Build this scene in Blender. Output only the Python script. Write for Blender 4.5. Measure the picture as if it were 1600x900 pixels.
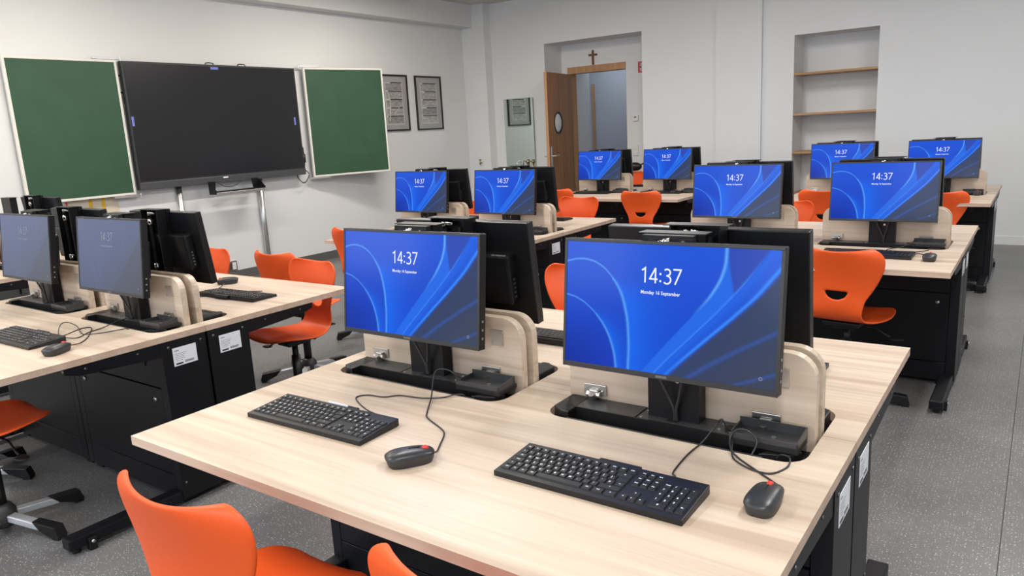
import bpy, bmesh, math, random
import numpy as np
from mathutils import Matrix, Vector
PI = math.pi
D = bpy.data
SC = bpy.context.scene
COL = SC.collection
for o in list(D.objects): D.objects.remove(o)
random.seed(7)

# ------------------------------------------------------------------ camera
cam_d = D.cameras.new('camera'); cam = D.objects.new('camera', cam_d); COL.objects.link(cam)
cam_d.sensor_width = 36.0; cam_d.sensor_fit = 'HORIZONTAL'; cam_d.lens = 26.2136
cam_d.clip_start = 0.02; cam_d.clip_end = 100
R3 = Matrix(((0.8171662469653304, -0.07549594296373147, 0.5714365121486495),
             (0.5739134278172168, 0.19859346296763186, -0.7944709018193279),
             (-0.053504225923649264, 0.9771698926300078, 0.20561201021771627)))
cam.matrix_world = Matrix.Translation((0.30255, -0.91277, 1.47622)) @ R3.to_4x4()
SC.camera = cam

# ------------------------------------------------------------------ world, light, exposure
w = D.worlds.new('sky'); SC.world = w; w.use_nodes = True
bg = w.node_tree.nodes['Background']
bg.inputs[0].default_value = (0.80, 0.88, 1.0, 1); bg.inputs[1].default_value = 1.6
SC.view_settings.view_transform = 'Standard'; SC.view_settings.look = 'None'
SC.view_settings.exposure = 0.0; SC.view_settings.gamma = 1.0
SC.view_settings.use_curve_mapping = False

WIN_X = (-5.55, -3.15, -0.75, 1.05)        # window centres in the rear wall (y = -3.4)
WIN_POWER, LAMP_POWER = 38, 57
def area(name, loc, rot, sx, sy, power, color):
    l = D.lights.new(name, 'AREA'); l.shape = 'RECTANGLE'; l.size = sx; l.size_y = sy
    l.energy = power; l.color = color
    o = D.objects.new(name, l); COL.objects.link(o); o.location = loc; o.rotation_euler = rot
    return o
for x in WIN_X:
    area('window_daylight', (x, -3.62, 1.85), (PI/2, 0, 0), 1.4 if x < 1 else 1.0, 1.8, WIN_POWER * (1 if x < 1 else .6), (0.86, 0.93, 1.0))

# ------------------------------------------------------------------ materials
MATS = {}
def mat(name, color, rough=.5, metal=0.0, spec=.5, coat=0.0, coat_rough=.1):
    if name in MATS: return MATS[name]
    m = D.materials.new(name); m.use_nodes = True
    b = m.node_tree.nodes['Principled BSDF']
    b.inputs['Base Color'].default_value = (*color, 1)
    b.inputs['Roughness'].default_value = rough; b.inputs['Metallic'].default_value = metal
    b.inputs['Specular IOR Level'].default_value = spec
    b.inputs['Coat Weight'].default_value = coat; b.inputs['Coat Roughness'].default_value = coat_rough
    MATS[name] = m
    return m
def nodes(m): return m.node_tree.nodes, m.node_tree.links, m.node_tree.nodes['Principled BSDF']
def noise_variation(m, c1, c2, scale, coord='Object', stretch=(1, 1, 1), detail=3, rough_amp=0, bump=0, pos=(.35, .65)):
    N, L, b = nodes(m)
    tc = N.new('ShaderNodeTexCoord'); mp = N.new('ShaderNodeMapping'); mp.inputs['Scale'].default_value = stretch
    nz = N.new('ShaderNodeTexNoise'); nz.inputs['Scale'].default_value = scale; nz.inputs['Detail'].default_value = detail
    rp = N.new('ShaderNodeValToRGB')
    rp.color_ramp.elements[0].position = pos[0]; rp.color_ramp.elements[0].color = (*c1, 1)
    rp.color_ramp.elements[1].position = pos[1]; rp.color_ramp.elements[1].color = (*c2, 1)
    L.new(tc.outputs[coord], mp.inputs[0]); L.new(mp.outputs[0], nz.inputs['Vector'])
    L.new(nz.outputs['Fac'], rp.inputs[0]); L.new(rp.outputs[0], b.inputs['Base Color'])
    if bump:
        bp = N.new('ShaderNodeBump'); bp.inputs['Strength'].default_value = bump; bp.inputs['Distance'].default_value = .002
        L.new(nz.outputs['Fac'], bp.inputs['Height']); L.new(bp.outputs[0], b.inputs['Normal'])
    return m

def wood(name, light, dark, rough=.42, sx=1.0, scale=1.0, vertical=False):
    m = mat(name, light, rough, spec=.4)
    N, L, b = nodes(m)
    tc = N.new('ShaderNodeTexCoord'); mp = N.new('ShaderNodeMapping')
    mp.inputs['Scale'].default_value = (14*scale, 14*scale, .8*scale) if vertical else (.8*scale, 14*scale, 14*scale)
    nz = N.new('ShaderNodeTexNoise'); nz.inputs['Scale'].default_value = 1.3; nz.inputs['Detail'].default_value = 6; nz.inputs['Distortion'].default_value = .6
    rp = N.new('ShaderNodeValToRGB')
    e = rp.color_ramp.elements
    e[0].position = .33; e[0].color = (*dark, 1); e[1].position = .60; e[1].color = (*light, 1)
    mp2 = N.new('ShaderNodeMapping')
    mp2.inputs['Scale'].default_value = (90, 90, 2.2) if vertical else (2.2, 90, 90)
    n2 = N.new('ShaderNodeTexNoise'); n2.inputs['Scale'].default_value = 1.5; n2.inputs['Detail'].default_value = 3
    mx = N.new('ShaderNodeMix'); mx.data_type = 'RGBA'; mx.blend_type = 'MULTIPLY'; mx.inputs[0].default_value = .22
    L.new(tc.outputs['Object'], mp.inputs[0]); L.new(mp.outputs[0], nz.inputs['Vector']); L.new(nz.outputs['Fac'], rp.inputs[0])
    L.new(tc.outputs['Object'], mp2.inputs[0]); L.new(mp2.outputs[0], n2.inputs['Vector'])
    L.new(rp.outputs[0], mx.inputs[6]); L.new(n2.outputs['Fac'], mx.inputs[7]); L.new(mx.outputs[2], b.inputs['Base Color'])
    return m

ASH = wood('ash_laminate', (.665, .545, .435), (.485, .372, .278))
ASH_EDGE = wood('ash_edge_band', (.66, .49, .385), (.55, .40, .30), .5)
OAK = wood('oak_shelf', (.50, .30, .14), (.38, .21, .09), .45)
BEECH = wood('door_veneer', (.42, .205, .078), (.31, .14, .048), .38, vertical=True)
BEECH_EDGE = wood('door_edge_wood', (.58, .33, .17), (.48, .26, .12), .45, vertical=True)
BLACK = mat('black_powder_coat', (.0055, .006, .008), .40, spec=.26)
BLACK_SAT = mat('black_plastic', (.007, .007, .008), .38, spec=.35)
BLACK_DEEP = mat('black_recess', (.006, .006, .007), .6)
GREY_SCREW = mat('zinc_screw', (.55, .55, .55), .3, 1)
DARK_SCREW = mat('blackened_screw', (.16, .16, .165), .35, 1)
CHROME = mat('chrome', (.80, .80, .80), .12, 1)
STEEL = mat('brushed_steel', (.50, .49, .47), .30, 1)
ALU = mat('satin_aluminium', (.66, .67, .68), .35, 1)
LEG_ALU = mat('painted_aluminium_leg', (.62, .66, .70), .35, .6)
ORANGE = mat('orange_polypropylene', (.88, .135, .018), .42, spec=.4)
noise_variation(ORANGE, (.745, .090, .012), (.785, .100, .015), 3)
CASE = mat('monitor_case', (.007, .0075, .009), .36, spec=.32)
BEZEL = mat('monitor_bezel', (.022, .023, .026), .35, spec=.4)
KEYCAP = mat('keycap_black', (.012, .0125, .014), .45, spec=.4)
KBBODY = mat('keyboard_body', (.009, .0095, .011), .40, spec=.4)
MOUSEM = mat('mouse_plastic', (.020, .0215, .025), .36)
RED = mat('red_rubber', (.80, .035, .025), .4)
CABLE = mat('cable_rubber', (.022, .022, .025), .45)
WHITE_INK = mat('white_print', (.80, .82, .86), .6)
GREY_INK = mat('grey_print', (.22, .22, .24), .6)
PAPER = mat('label_paper', (.78, .80, .86), .5)
WHITE_FRAME = mat('white_aluminium_frame', (.74, .73, .69), .35)
GREEN = mat('green_enamel', (.036, .088, .050), .34, spec=.35)
noise_variation(GREEN, (.033, .083, .047), (.038, .092, .053), 5)
TVGLASS = mat('display_glass', (.012, .0125, .0145), .24, spec=.5)
TVCASE = mat('display_case', (.028, .032, .034), .36)
PLASTIC_W = mat('white_plastic', (.72, .72, .70), .4)
PORCELAIN = mat('porcelain', (.80, .80, .78), .12)
BRASS = mat('brass', (.42, .36, .20), .25, 1)
CROSS = mat('dark_crucifix_wood', (.15, .062, .022), .5)
SIGN_RED = mat('sign_red', (.55, .025, .03), .4)
BLUE_TAG = mat('blue_tag', (.16, .20, .62), .5)
MIRROR = mat('mirror_silver', (.70, .78, .75), .01, 1)
FRAME_BLK = mat('black_frame', (.012, .012, .013), .35)
MATBOARD = mat('grey_mat_board', (.40, .395, .40), .7)
YELLOW = mat('yellow_paper', (.72, .42, .03), .6)
CREAM = mat('cream_paper', (.62, .56, .45), .7)

WALL = mat('wall_paint', (.72, .735, .745), .75, spec=.25)
noise_variation(WALL, (.71, .725, .735), (.73, .745, .755), 1.2, bump=.03)
GLOSS = mat('wall_gloss_paint', (.72, .735, .75), .16, spec=.5)
CEIL = mat('ceiling_paint', (.60, .585, .55), .85, spec=.2)
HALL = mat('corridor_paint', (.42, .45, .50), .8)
BASEB = mat('dark_skirting', (.10, .10, .10), .5)
WHITE_SKIRT = mat('white_skirting', (.74, .75, .77), .5)

FLOOR = mat('speckled_vinyl', (.16, .16, .163), .34, spec=.45)
def floor_mat():
    N, L, b = nodes(FLOOR)
    tc = N.new('ShaderNodeTexCoord')
    big = N.new('ShaderNodeTexNoise'); big.inputs['Scale'].default_value = 2.0
    rp = N.new('ShaderNodeValToRGB'); rp.color_ramp.elements[0].color = (.112, .113, .117, 1); rp.color_ramp.elements[1].color = (.152, .152, .152, 1)
    rp.color_ramp.elements[0].position = .3; rp.color_ramp.elements[1].position = .7
    L.new(tc.outputs['Object'], big.inputs['Vector']); L.new(big.outputs['Fac'], rp.inputs[0])
    prev = rp.outputs[0]
    for sc, thr, colr, seedoff in ((78, .13, (.60, .60, .58), 0), (120, .16, (.36, .36, .36), 5.3), (85, .15, (.06, .06, .065), 11.1)):
        mp = N.new('ShaderNodeMapping'); mp.inputs['Location'].default_value = (seedoff, seedoff*.7, 0)
        v = N.new('ShaderNodeTexVoronoi'); v.inputs['Scale'].default_value = sc; v.voronoi_dimensions = '2D'
        L.new(tc.outputs['Object'], mp.inputs[0]); L.new(mp.outputs[0], v.inputs['Vector'])
        sep = N.new('ShaderNodeSeparateColor'); L.new(v.outputs['Color'], sep.inputs[0])
        gt = N.new('ShaderNodeMath'); gt.operation = 'GREATER_THAN'; gt.inputs[1].default_value = .70
        L.new(sep.outputs[0], gt.inputs[0])
        lt = N.new('ShaderNodeMath'); lt.operation = 'LESS_THAN'; lt.inputs[1].default_value = thr
        L.new(v.outputs['Distance'], lt.inputs[0])
        mu = N.new('ShaderNodeMath'); mu.operation = 'MULTIPLY'; L.new(gt.outputs[0], mu.inputs[0]); L.new(lt.outputs[0], mu.inputs[1])
        mx = N.new('ShaderNodeMix'); mx.data_type = 'RGBA'; L.new(mu.outputs[0], mx.inputs[0]); L.new(prev, mx.inputs[6])
        mx.inputs[7].default_value = (*colr, 1); prev = mx.outputs[2]
    L.new(prev, b.inputs['Base Color'])
floor_mat()

SCREEN = mat('lit_screen', (.002, .002, .003), .16, spec=.13)
def screen_mat():
    N, L, b = nodes(SCREEN)
    a = N.new('ShaderNodeAttribute'); a.attribute_name = 'picture'
    L.new(a.outputs['Color'], b.inputs['Emission Color']); b.inputs['Emission Strength'].default_value = 1.0
screen_mat()
def glow(name, color, strength):
    m = mat(name, (0, 0, 0), .5)
    b = nodes(m)[2]; b.inputs['Emission Color'].default_value = (*color, 1); b.inputs['Emission Strength'].default_value = strength
    return m
CLOCK = glow('clock_glow', (.86, .90, 1.0), .95)
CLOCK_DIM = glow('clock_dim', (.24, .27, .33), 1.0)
LAMP = glow('lamp_diffuser', (1.0, .95, .88), 6.0)

def thin_glass(name):
    if name in MATS: return MATS[name]
    m = D.materials.new(name); m.use_nodes = True; N = m.node_tree.nodes; L = m.node_tree.links
    N.remove(N['Principled BSDF'])
    t = N.new('ShaderNodeBsdfTransparent'); g = N.new('ShaderNodeBsdfGlossy'); g.inputs['Roughness'].default_value = .02
    fr = N.new('ShaderNodeMath'); fr.operation = 'MULTIPLY_ADD'; fr.inputs[1].default_value = .55; fr.inputs[2].default_value = .04
    lw_ = N.new('ShaderNodeLayerWeight'); pw = N.new('ShaderNodeMath'); pw.operation = 'POWER'; pw.inputs[1].default_value = 4.0
    L.new(lw_.outputs['Facing'], pw.inputs[0]); L.new(pw.outputs[0], fr.inputs[0]); mx = N.new('ShaderNodeMixShader')
    L.new(fr.outputs[0], mx.inputs[0]); L.new(t.outputs[0], mx.inputs[1]); L.new(g.outputs[0], mx.inputs[2])
    L.new(mx.outputs[0], N['Material Output'].inputs['Surface'])
    MATS[name] = m
    return m

# ------------------------------------------------------------------ mesh builder
class MB:
    """collects shapes and links them as one mesh object"""
    def __init__(s): s.bm = bmesh.new()
    def _done(s, vs, M):
        if M is not None: bmesh.ops.transform(s.bm, matrix=M, verts=vs)
        return s
    def box(s, x0, x1, y0, y1, z0, z1, bev=0, seg=2, M=None):
        r = bmesh.ops.create_cube(s.bm, size=1.0)
        vs = r['verts']
        for v in vs:
            v.co = Vector((x0 + (v.co.x+.5)*(x1-x0), y0 + (v.co.y+.5)*(y1-y0), z0 + (v.co.z+.5)*(z1-z0)))
        if bev:
            es = list({e for v in vs for e in v.link_edges})
            r2 = bmesh.ops.bevel(s.bm, geom=es, offset=bev, segments=seg, affect='EDGES', profile=.5)
            vs = list({v for f in r2['faces'] for v in f.verts} | {v for v in vs if v.is_valid})
        return s._done(vs, M)
    def cyl(s, p0, p1, r0, r1=None, n=16, cap=True):
        r1 = r0 if r1 is None else r1
        p0 = Vector(p0); p1 = Vector(p1); d = p1 - p0
        M = Matrix.Translation((p0+p1)/2) @ d.to_track_quat('Z', 'Y').to_matrix().to_4x4()
        bmesh.ops.create_cone(s.bm, cap_ends=cap, segments=n, radius1=r0, radius2=r1, depth=d.length, matrix=M)
        return s
    def lathe(s, prof, n=24, M=None):
        rings = []
        for (r, z) in prof:
            rings.append([s.bm.verts.new((r*math.cos(2*PI*k/n), r*math.sin(2*PI*k/n), z)) for k in range(n)])
        for a, b in zip(rings, rings[1:]):
            for k in range(n): s.bm.faces.new((a[k], a[(k+1) % n], b[(k+1) % n], b[k]))
        s.bm.faces.new(list(reversed(rings[0]))); s.bm.faces.new(rings[-1])
        return s._done([v for r in rings for v in r], M)
    def prism(s, pts, z0, z1, M=None, bev=0):
        """polygon in xy extruded along z"""
        a = [s.bm.verts.new((x, y, z0)) for x, y in pts]; b = [s.bm.verts.new((x, y, z1)) for x, y in pts]
        n = len(pts); fs = []
        fs.append(s.bm.faces.new(list(reversed(a)))); fs.append(s.bm.faces.new(b))
        for k in range(n): s.bm.faces.new((a[k], a[(k+1) % n], b[(k+1) % n], b[k]))
        vs = a + b
        if bev:
            es = list({e for f in fs for e in f.edges})
            r2 = bmesh.ops.bevel(s.bm, geom=es, offset=bev, segments=2, affect='EDGES', profile=.5)
            vs = list({v for f in r2['faces'] for v in f.verts} | {v for v in vs if v.is_valid})
        return s._done(vs, M)
    def prism_xz(s, pts, y0, y1, bev=0):
        return s.prism(pts, -y1, -y0, M=Matrix.Rotation(PI/2, 4, 'X'), bev=bev)
    def prism_yz(s, pts, x0, x1, bev=0):
        return s.prism(pts, x0, x1, M=Matrix(((0, 0, 1, 0), (1, 0, 0, 0), (0, 1, 0, 0), (0, 0, 0, 1))), bev=bev)
    def tube(s, pts, r, n=8, sub=5):
        P = [Vector(p) for p in pts]
        if sub > 1 and len(P) > 2:
            Q = []
            for i in range(len(P)-1):
                p0 = P[max(i-1, 0)]; p1 = P[i]; p2 = P[i+1]; p3 = P[min(i+2, len(P)-1)]
                for k in range(sub):
                    t = k/sub
                    Q.append(.5*((2*p1) + (p2-p0)*t + (2*p0-5*p1+4*p2-p3)*t*t + (-p0+3*p1-3*p2+p3)*t**3))
            Q.append(P[-1]); P = Q
        up = Vector((0, 0, 1)); rings = []
        for i, p in enumerate(P):
            d = (P[min(i+1, len(P)-1)] - P[max(i-1, 0)]).normalized()
            a = d.cross(up)
            if a.length < .05: a = d.cross(Vector((1, 0, 0)))
            a.normalize(); b = a.cross(d)
            rings.append([s.bm.verts.new(p + r*(math.cos(2*PI*k/n)*a + math.sin(2*PI*k/n)*b)) for k in range(n)])
        for a, b in zip(rings, rings[1:]):
            for k in range(n): s.bm.faces.new((a[k], a[(k+1) % n], b[(k+1) % n], b[k]))
        s.bm.faces.new(list(reversed(rings[0]))); s.bm.faces.new(rings[-1])
        return s
    def sphere(s, c, r, M=None, n=16):
        m = Matrix.Translation(c) @ (M or Matrix.Identity(4)) @ Matrix.Scale(r, 4)
        bmesh.ops.create_uvsphere(s.bm, u_segments=n, v_segments=n//2, radius=1, matrix=m)
        return s
    def mesh(s, smooth=False):
        bmesh.ops.recalc_face_normals(s.bm, faces=s.bm.faces)
        me = D.meshes.new('mesh'); s.bm.to_mesh(me); s.bm.free()
        if smooth:
            for p in me.polygons: p.use_smooth = True
        return me
    def build(s, name, m, parent=None, smooth=False, loc=None, rotz=0):
        me = s.mesh(smooth); me.name = name
        return link(name, me, m, parent, loc, rotz)
def link(name, me, m=None, parent=None, loc=None, rotz=0):
    o = D.objects.new(name, me)
    if m is not None and not me.materials: me.materials.append(m)
    COL.objects.link(o)
    if parent is not None: o.parent = parent
    if loc is not None: o.location = loc
    if rotz: o.rotation_euler = (0, 0, rotz)
    return o
def autosmooth(o, ang=35):
    me = o.data
    for p in me.polygons: p.use_smooth = True
    bm = bmesh.new(); bm.from_mesh(me)
    for e in bm.edges:
        if len(e.link_faces) == 2 and e.calc_face_angle(0) > math.radians(ang): e.smooth = False
    bm.to_mesh(me); bm.free()
    return o
def box(x0, x1, y0, y1, z0, z1, bev=0, seg=2): return MB().box(x0, x1, y0, y1, z0, z1, bev, seg)
def thing(name, label, cat, loc=(0, 0, 0), rotz=0, group=None):
    o = D.objects.new(name, None); COL.objects.link(o); o.empty_display_size = .1
    o.location = loc; o.rotation_euler = (0, 0, rotz)
    return tag(o, label, cat, group)
def tag(o, label, cat, group=None):
    o['label'] = label; o['category'] = cat
    if group: o['group'] = group
    return o
def struct(o, label=None):
    o['kind'] = 'structure'
    if label: o['label'] = label
    return o
def copy_tree(o, parent=None):
    c = o.copy(); COL.objects.link(c)
    if parent is not None: c.parent = parent
    for ch in list(o.children): copy_tree(ch, c)
    return c
def tree_objs(o):
    r = [o]
    for ch in o.children: r += tree_objs(ch)
    return r
def text_mesh(txt, size, align='CENTER', bold=0):
    c = D.curves.new('text', 'FONT'); c.body = txt; c.size = size; c.align_x = align; c.align_y = 'CENTER'
    c.resolution_u = 2; c.offset = bold
    o = D.objects.new('text', c)
    me = D.meshes.new_from_object(o)
    D.objects.remove(o); D.curves.remove(c)
    return me

# ================================================================== ROOM
XA, YB, YR, XR, ZC = -7.10, 8.60, -3.40, 2.20, 3.35
NX0, NX1, NY, NZ = -2.23, -1.31, 9.03, 2.405         # shelf niche
RX0, RX1, RY, RZ = -5.74, -4.20, 9.08, 2.68          # door recess
DX0, DX1, DZ = -5.64, -4.68, 2.355                   # doorway
fl = struct(box(XA-.1, XR+.1, YR-.2, 12.2, -.10, -.004).build('floor', mat('floor_bed', (.06, .06, .06), .8)))
for (a, b) in ((XA, -5.72), (-5.718, -3.722), (-3.72, -1.722), (-1.72, .274), (.277, XR)):
    box(a, b, YR, YB if a < -5.8 or a > -4 else 12.0, -.004, 0.0).build('floor_sheet', FLOOR, fl)
struct(box(XA-.1, XR+.1, YR-.2, YB+.6, ZC, ZC+.1).build('ceiling', CEIL))
# board wall with its washable lower paint
wl = struct(box(XA-.2, XA, YR-.2, YB+.2, 0, ZC).build('wall_left', WALL))
box(XA, XA+.003, YR, YB-.17, .10, 1.95).build('gloss_paint_band', GLOSS, wl)
struct(box(XA, XA+.20, YR, YB-.13, 3.03, ZC).build('trim_1', WALL), 'white beam box along the top of the board wall')
co = struct(box(XA, -6.68, YB-.17, YB+.1, 0, ZC).build('trim_2', WALL), 'white corner column between the board wall and the door wall')
box(XA+.003, -6.68, YB-.1725, YB-.17, .10, 1.93).build('gloss_paint_band', GLOSS, co)
struct(box(XA+.003, XA+.018, YR, YB-.17, 0, .10).build('baseboard_left', BASEB))
# door wall, in one mesh with recess and niche
m = MB()
T = 10.0
m.box(-6.9, RX0, YB, 9.9, 0, ZC); m.box(RX0, RX1, YB, 9.9, RZ, ZC)
m.box(RX0, DX0, RY, RY+.16, 0, RZ); m.box(DX1, RX1, RY, RY+.16, 0, RZ); m.box(DX0, DX1, RY, RY+.16, DZ, RZ)
m.box(RX1, NX0, YB, 9.3, 0, ZC); m.box(NX0, NX1, YB, 9.3, NZ, ZC); m.box(NX0, NX1, NY, 9.3, 0, NZ)
m.box(NX1, XR+.1, YB, 9.3, 0, ZC)
struct(m.build('wall_back', WALL))
struct(box(-3.17, -2.60, YB-.05, YB, 0, ZC).build('trim_3', WALL), 'shallow white pilaster between door and shelf niche')
struct(box(NX1, XR, YB-.012, YB, 0, .09).build('baseboard_back', WHITE_SKIRT))
struct(box(XR, XR+.15, YR, YB+.1, 0, ZC).build('wall_right', WALL))
# rear wall with windows
m = MB(); edges = [XA-.1]
for x in WIN_X:
    hw = .7 if x < 1 else .5
    edges += [x-hw, x+hw]
edges.append(XR+.1)
for i in range(0, len(edges), 2): m.box(edges[i], edges[i+1], YR-.2, YR, 0, ZC)
for i in range(1, len(edges)-1, 2):
    m.box(edges[i], edges[i+1], YR-.2, YR, 0, .95); m.box(edges[i], edges[i+1], YR-.2, YR, 2.75, ZC)
struct(m.build('wall_rear', WALL))
for i in range(1, len(edges)-1, 2):
    a, b = edges[i], edges[i+1]
    m = MB()
    for (p, q, r, s_) in ((a, b, .95, 1.02), (a, b, 2.68, 2.75), (a, a+.06, 1.02, 2.68), (b-.06, b, 1.02, 2.68), ((a+b)/2-.04, (a+b)/2+.04, 1.02, 2.68)):
        m.box(p, q, YR-.16, YR-.10, r, s_)
    struct(m.build('window_%d' % ((i+1)//2), PLASTIC_W))
# corridor beyond the doorway
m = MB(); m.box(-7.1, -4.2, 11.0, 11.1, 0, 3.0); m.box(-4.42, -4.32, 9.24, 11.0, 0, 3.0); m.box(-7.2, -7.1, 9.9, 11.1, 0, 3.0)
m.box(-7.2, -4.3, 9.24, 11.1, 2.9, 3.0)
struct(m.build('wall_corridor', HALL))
m = MB(); m.box(-6.30, -6.25, 10.975, 11.0, 0, 2.20)
struct(m.build('trim_4', BEECH_EDGE), 'narrow wooden door post on the corridor wall')
o = thing('wall_lamp', 'small square lamp high on the corridor wall seen through the doorway', 'lamp', (-6.52, 10.99, 2.15))
box(-.075, .075, -.03, .01, -.065, .065, .01).build('back_plate', PLASTIC_W, o); box(-.05, .05, -.045, -.03, -.04, .04, .008).build('lamp_cover', mat('opal', (.8, .8, .78), .3), o)
area('corridor_light', (-5.6, 10.3, 2.8), (0, 0, 0), .8, .8, 9, (.85, .92, 1))

# door frame and leaf
m = MB(); m.box(DX0, DX1, RY-.015, RY+.16, DZ-.095, DZ); m.box(DX0, DX0+.05, RY-.015, RY+.16, 0, DZ-.095)
m.box(DX1-.012, DX1, RY+.02, RY+.16, 0, DZ-.095)
struct(m.build('trim_5', BEECH_EDGE), 'wooden frame round the open doorway')
ang = math.atan2(-.15, -.92)            # direction hinge -> free edge
leaf = D.objects.new('door_1', None); COL.objects.link(leaf); leaf.location = (-5.585, 9.055, 0); leaf.rotation_euler = (0, 0, math.atan2(-.92, .15))
struct(leaf, 'open wooden classroom door with a round porthole window')
LW = .95
# local +x runs from hinge to free edge, +y to the room side facing the camera
pts = [(0, .01), (LW, .01), (LW, 2.25), (0, 2.25)]
m = MB(); bm = m.bm; PX, PZ, PR = .585, 1.557, .150
N_ = 32; ring = [(PX+PR*math.cos(2*PI*k/N_), PZ+PR*math.sin(2*PI*k/N_)) for k in range(N_)]
def border(a):
    c, s_ = math.cos(a), math.sin(a); t = 1e9
    for (lim, comp, base) in ((LW, c, PX), (0, c, PX)):
        if abs(comp) > 1e-6 and (lim-base)/comp > 0: t = min(t, (lim-base)/comp)
    for (lim, comp, base) in ((2.25, s_, PZ), (.01, s_, PZ)):
        if abs(comp) > 1e-6 and (lim-base)/comp > 0: t = min(t, (lim-base)/comp)
    return (PX+t*c, PZ+t*s_)
angs = sorted(set([2*PI*k/N_ for k in range(N_)] + [math.atan2(z-PZ, x-PX) % (2*PI) for x, z in pts]))
inn = [(PX+PR*math.cos(a), PZ+PR*math.sin(a)) for a in angs]; out = [border(a) for a in angs]
vi = {}
for side, y in ((0, -.02), (1, .02)):
    vi[side] = ([bm.verts.new((x, y, z)) for x, z in inn], [bm.verts.new((x, y, z)) for x, z in out])
n = len(angs)
for k in range(n):
    k2 = (k+1) % n
    bm.faces.new((vi[0][0][k], vi[0][1][k], vi[0][1][k2], vi[0][0][k2])); bm.faces.new((vi[1][0][k], vi[1][0][k2], vi[1][1][k2], vi[1][1][k]))
    bm.faces.new((vi[0][0][k], vi[0][0][k2], vi[1][0][k2], vi[1][0][k])); bm.faces.new((vi[0][1][k], vi[1][1][k], vi[1][1][k2], vi[0][1][k2]))
m.build('door_panel', BEECH, leaf)
box(LW, LW+.006, -.02, .02, .01, 2.25).build('edge_strip', BEECH_EDGE, leaf)
m = MB()
for y in (-.026, .026):
    for k in range(32):
        a0, a1 = 2*PI*k/32, 2*PI*(k+1)/32
        q = [m.bm.verts.new((PX+r*math.cos(a), y, PZ+r*math.sin(a))) for r, a in ((PR-.012, a0), (PR+.010, a0), (PR+.010, a1), (PR-.012, a1))]
        m.bm.faces.new(q)
        q2 = [m.bm.verts.new((PX+(PR-.012)*math.cos(a), yy, PZ+(PR-.012)*math.sin(a))) for yy, a in ((-.026, a0), (.026, a0), (.026, a1), (-.026, a1))]
        if y > 0: m.bm.faces.new(q2)
        q3 = [m.bm.verts.new((PX+(PR+.010)*math.cos(a), yy, PZ+(PR+.010)*math.sin(a))) for yy, a in ((y*.75, a0), (y, a0), (y, a1), (y*.75, a1))]
        m.bm.faces.new(q3)
m.build('porthole_ring', mat('porthole_metal', (.10, .09, .08), .25, .8), leaf)
g = mat('porthole_glass', (.80, .81, .80), .25, .15)
m = MB()
for sgn in (1, -1):
    m.lathe([(PR-.012, 0), (PR-.03, .010), (PR*.6, .020), (PR*.25, .025), (.004, .026)], 32, Matrix.Translation((PX, sgn*.012, PZ)) @ Matrix.Rotation(-sgn*PI/2, 4, 'X'))
m.build('porthole_glass', g, leaf, True)
for sgn in (1, -1):
    m = MB(); m.box(LW-.095, LW-.045, min(sgn*.02, sgn*.032), max(sgn*.02, sgn*.032), .93, 1.23, .004)
    h = m.build('handle_plate', ALU, leaf)
    m = MB(); m.cyl((LW-.065, sgn*.025, 1.10), (LW-.065, sgn*.085, 1.10), .011); m.cyl((LW-.062, sgn*.08, 1.10), (LW-.20, sgn*.08, 1.10), .011)
    m.build('handle_lever', ALU, h)

# ------------------------------------------------------------------ things on the door wall
o = thing('crucifix', 'small dark wooden cross above the open doorway', 'cross', (-5.20, RY-.001, 2.36))
m = MB(); m.box(-.014, .014, -.02, 0, 0, .205, .002); m.build('upright', CROSS, o); box(-.068, .068, -.022, -.001, .125, .153, .002).build('crossbar', CROSS, o)
o = thing('fire_sign', 'small red square sign beside the doorway, half hidden by the recess edge', 'sign', (-4.41, RY-.002, 2.26))
box(-.075, .075, -.006, 0, -.075, .075).build('sign_plate', SIGN_RED, o)
m = MB()
for z in (-.045, 0, .045): m.box(-.045, .03, -.0072, -.006, z-.011, z+.011)
m.box(-.045, -.023, -.0072, -.006, -.045, .045); m.build('sign_symbol', WHITE_INK, o)
o = thing('room_thermostat', 'small white thermostat with a dark display between doorway and recess edge', 'thermostat', (-4.535, RY-.001, 1.565))
box(-.042, .042, -.025, 0, -.042, .042, .004).build('thermostat_case', PLASTIC_W, o); box(-.018, .014, -.027, -.025, .004, .02).build('thermostat_display', mat('lcd_dark', (.05, .06, .05), .3), o)
o = thing('light_switch', 'double white light switch low beside the doorway, under the thermostat', 'switch', (-4.548, RY-.001, 1.11))
box(-.042, .042, -.012, 0, -.078, .078, .004).build('switch_plate', PLASTIC_W, o)
for z in (-.037, .037): box(-.03, .03, -.018, -.012, z-.03, z+.03, .003).build('rocker', PLASTIC_W, o)
for z, nm in ((1.945, 'topmost oak board in the white shelf niche'), (1.475, 'second oak board from the top in the shelf niche'), (1.02, 'third oak board down in the niche, partly behind a monitor'), (.52, 'lowest oak board in the shelf niche, behind the far monitors')):
    tag(box(NX0, NX1, YB+.002, NY, z, z+.025, .001).build('niche_shelf', OAK), nm, 'shelf', 'oak boards in the wall niche')
o = thing('wall_mirror', 'frameless greenish wall mirror left of the open door', 'mirror', (-6.228, YB-.018, .80), -.055)
box(-.274, .274, -.006, 0, .0, 1.15).build('mirror_glass', mat('mirror_edge_glass', (.35, .5, .45), .1), o)
box(-.272, .272, -.0065, -.006, .002, 1.148).build('mirror_face', MIRROR, o)
o = thing('washbasin', 'white washbasin under the mirror, hidden behind the monitors', 'basin', (-6.20, YB-.005, .70))
m = MB(); m.box(-.25, .25, -.40, 0, 0, .15, .03, 3); m.build('basin_bowl', PORCELAIN, o, True)
m = MB()
m.cyl((.0, -.05, .15), (.0, -.05, .30), .014); m.tube([(.0, -.05, .29), (0, -.08, .325), (0, -.14, .32), (0, -.16, .28)], .010)
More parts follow.
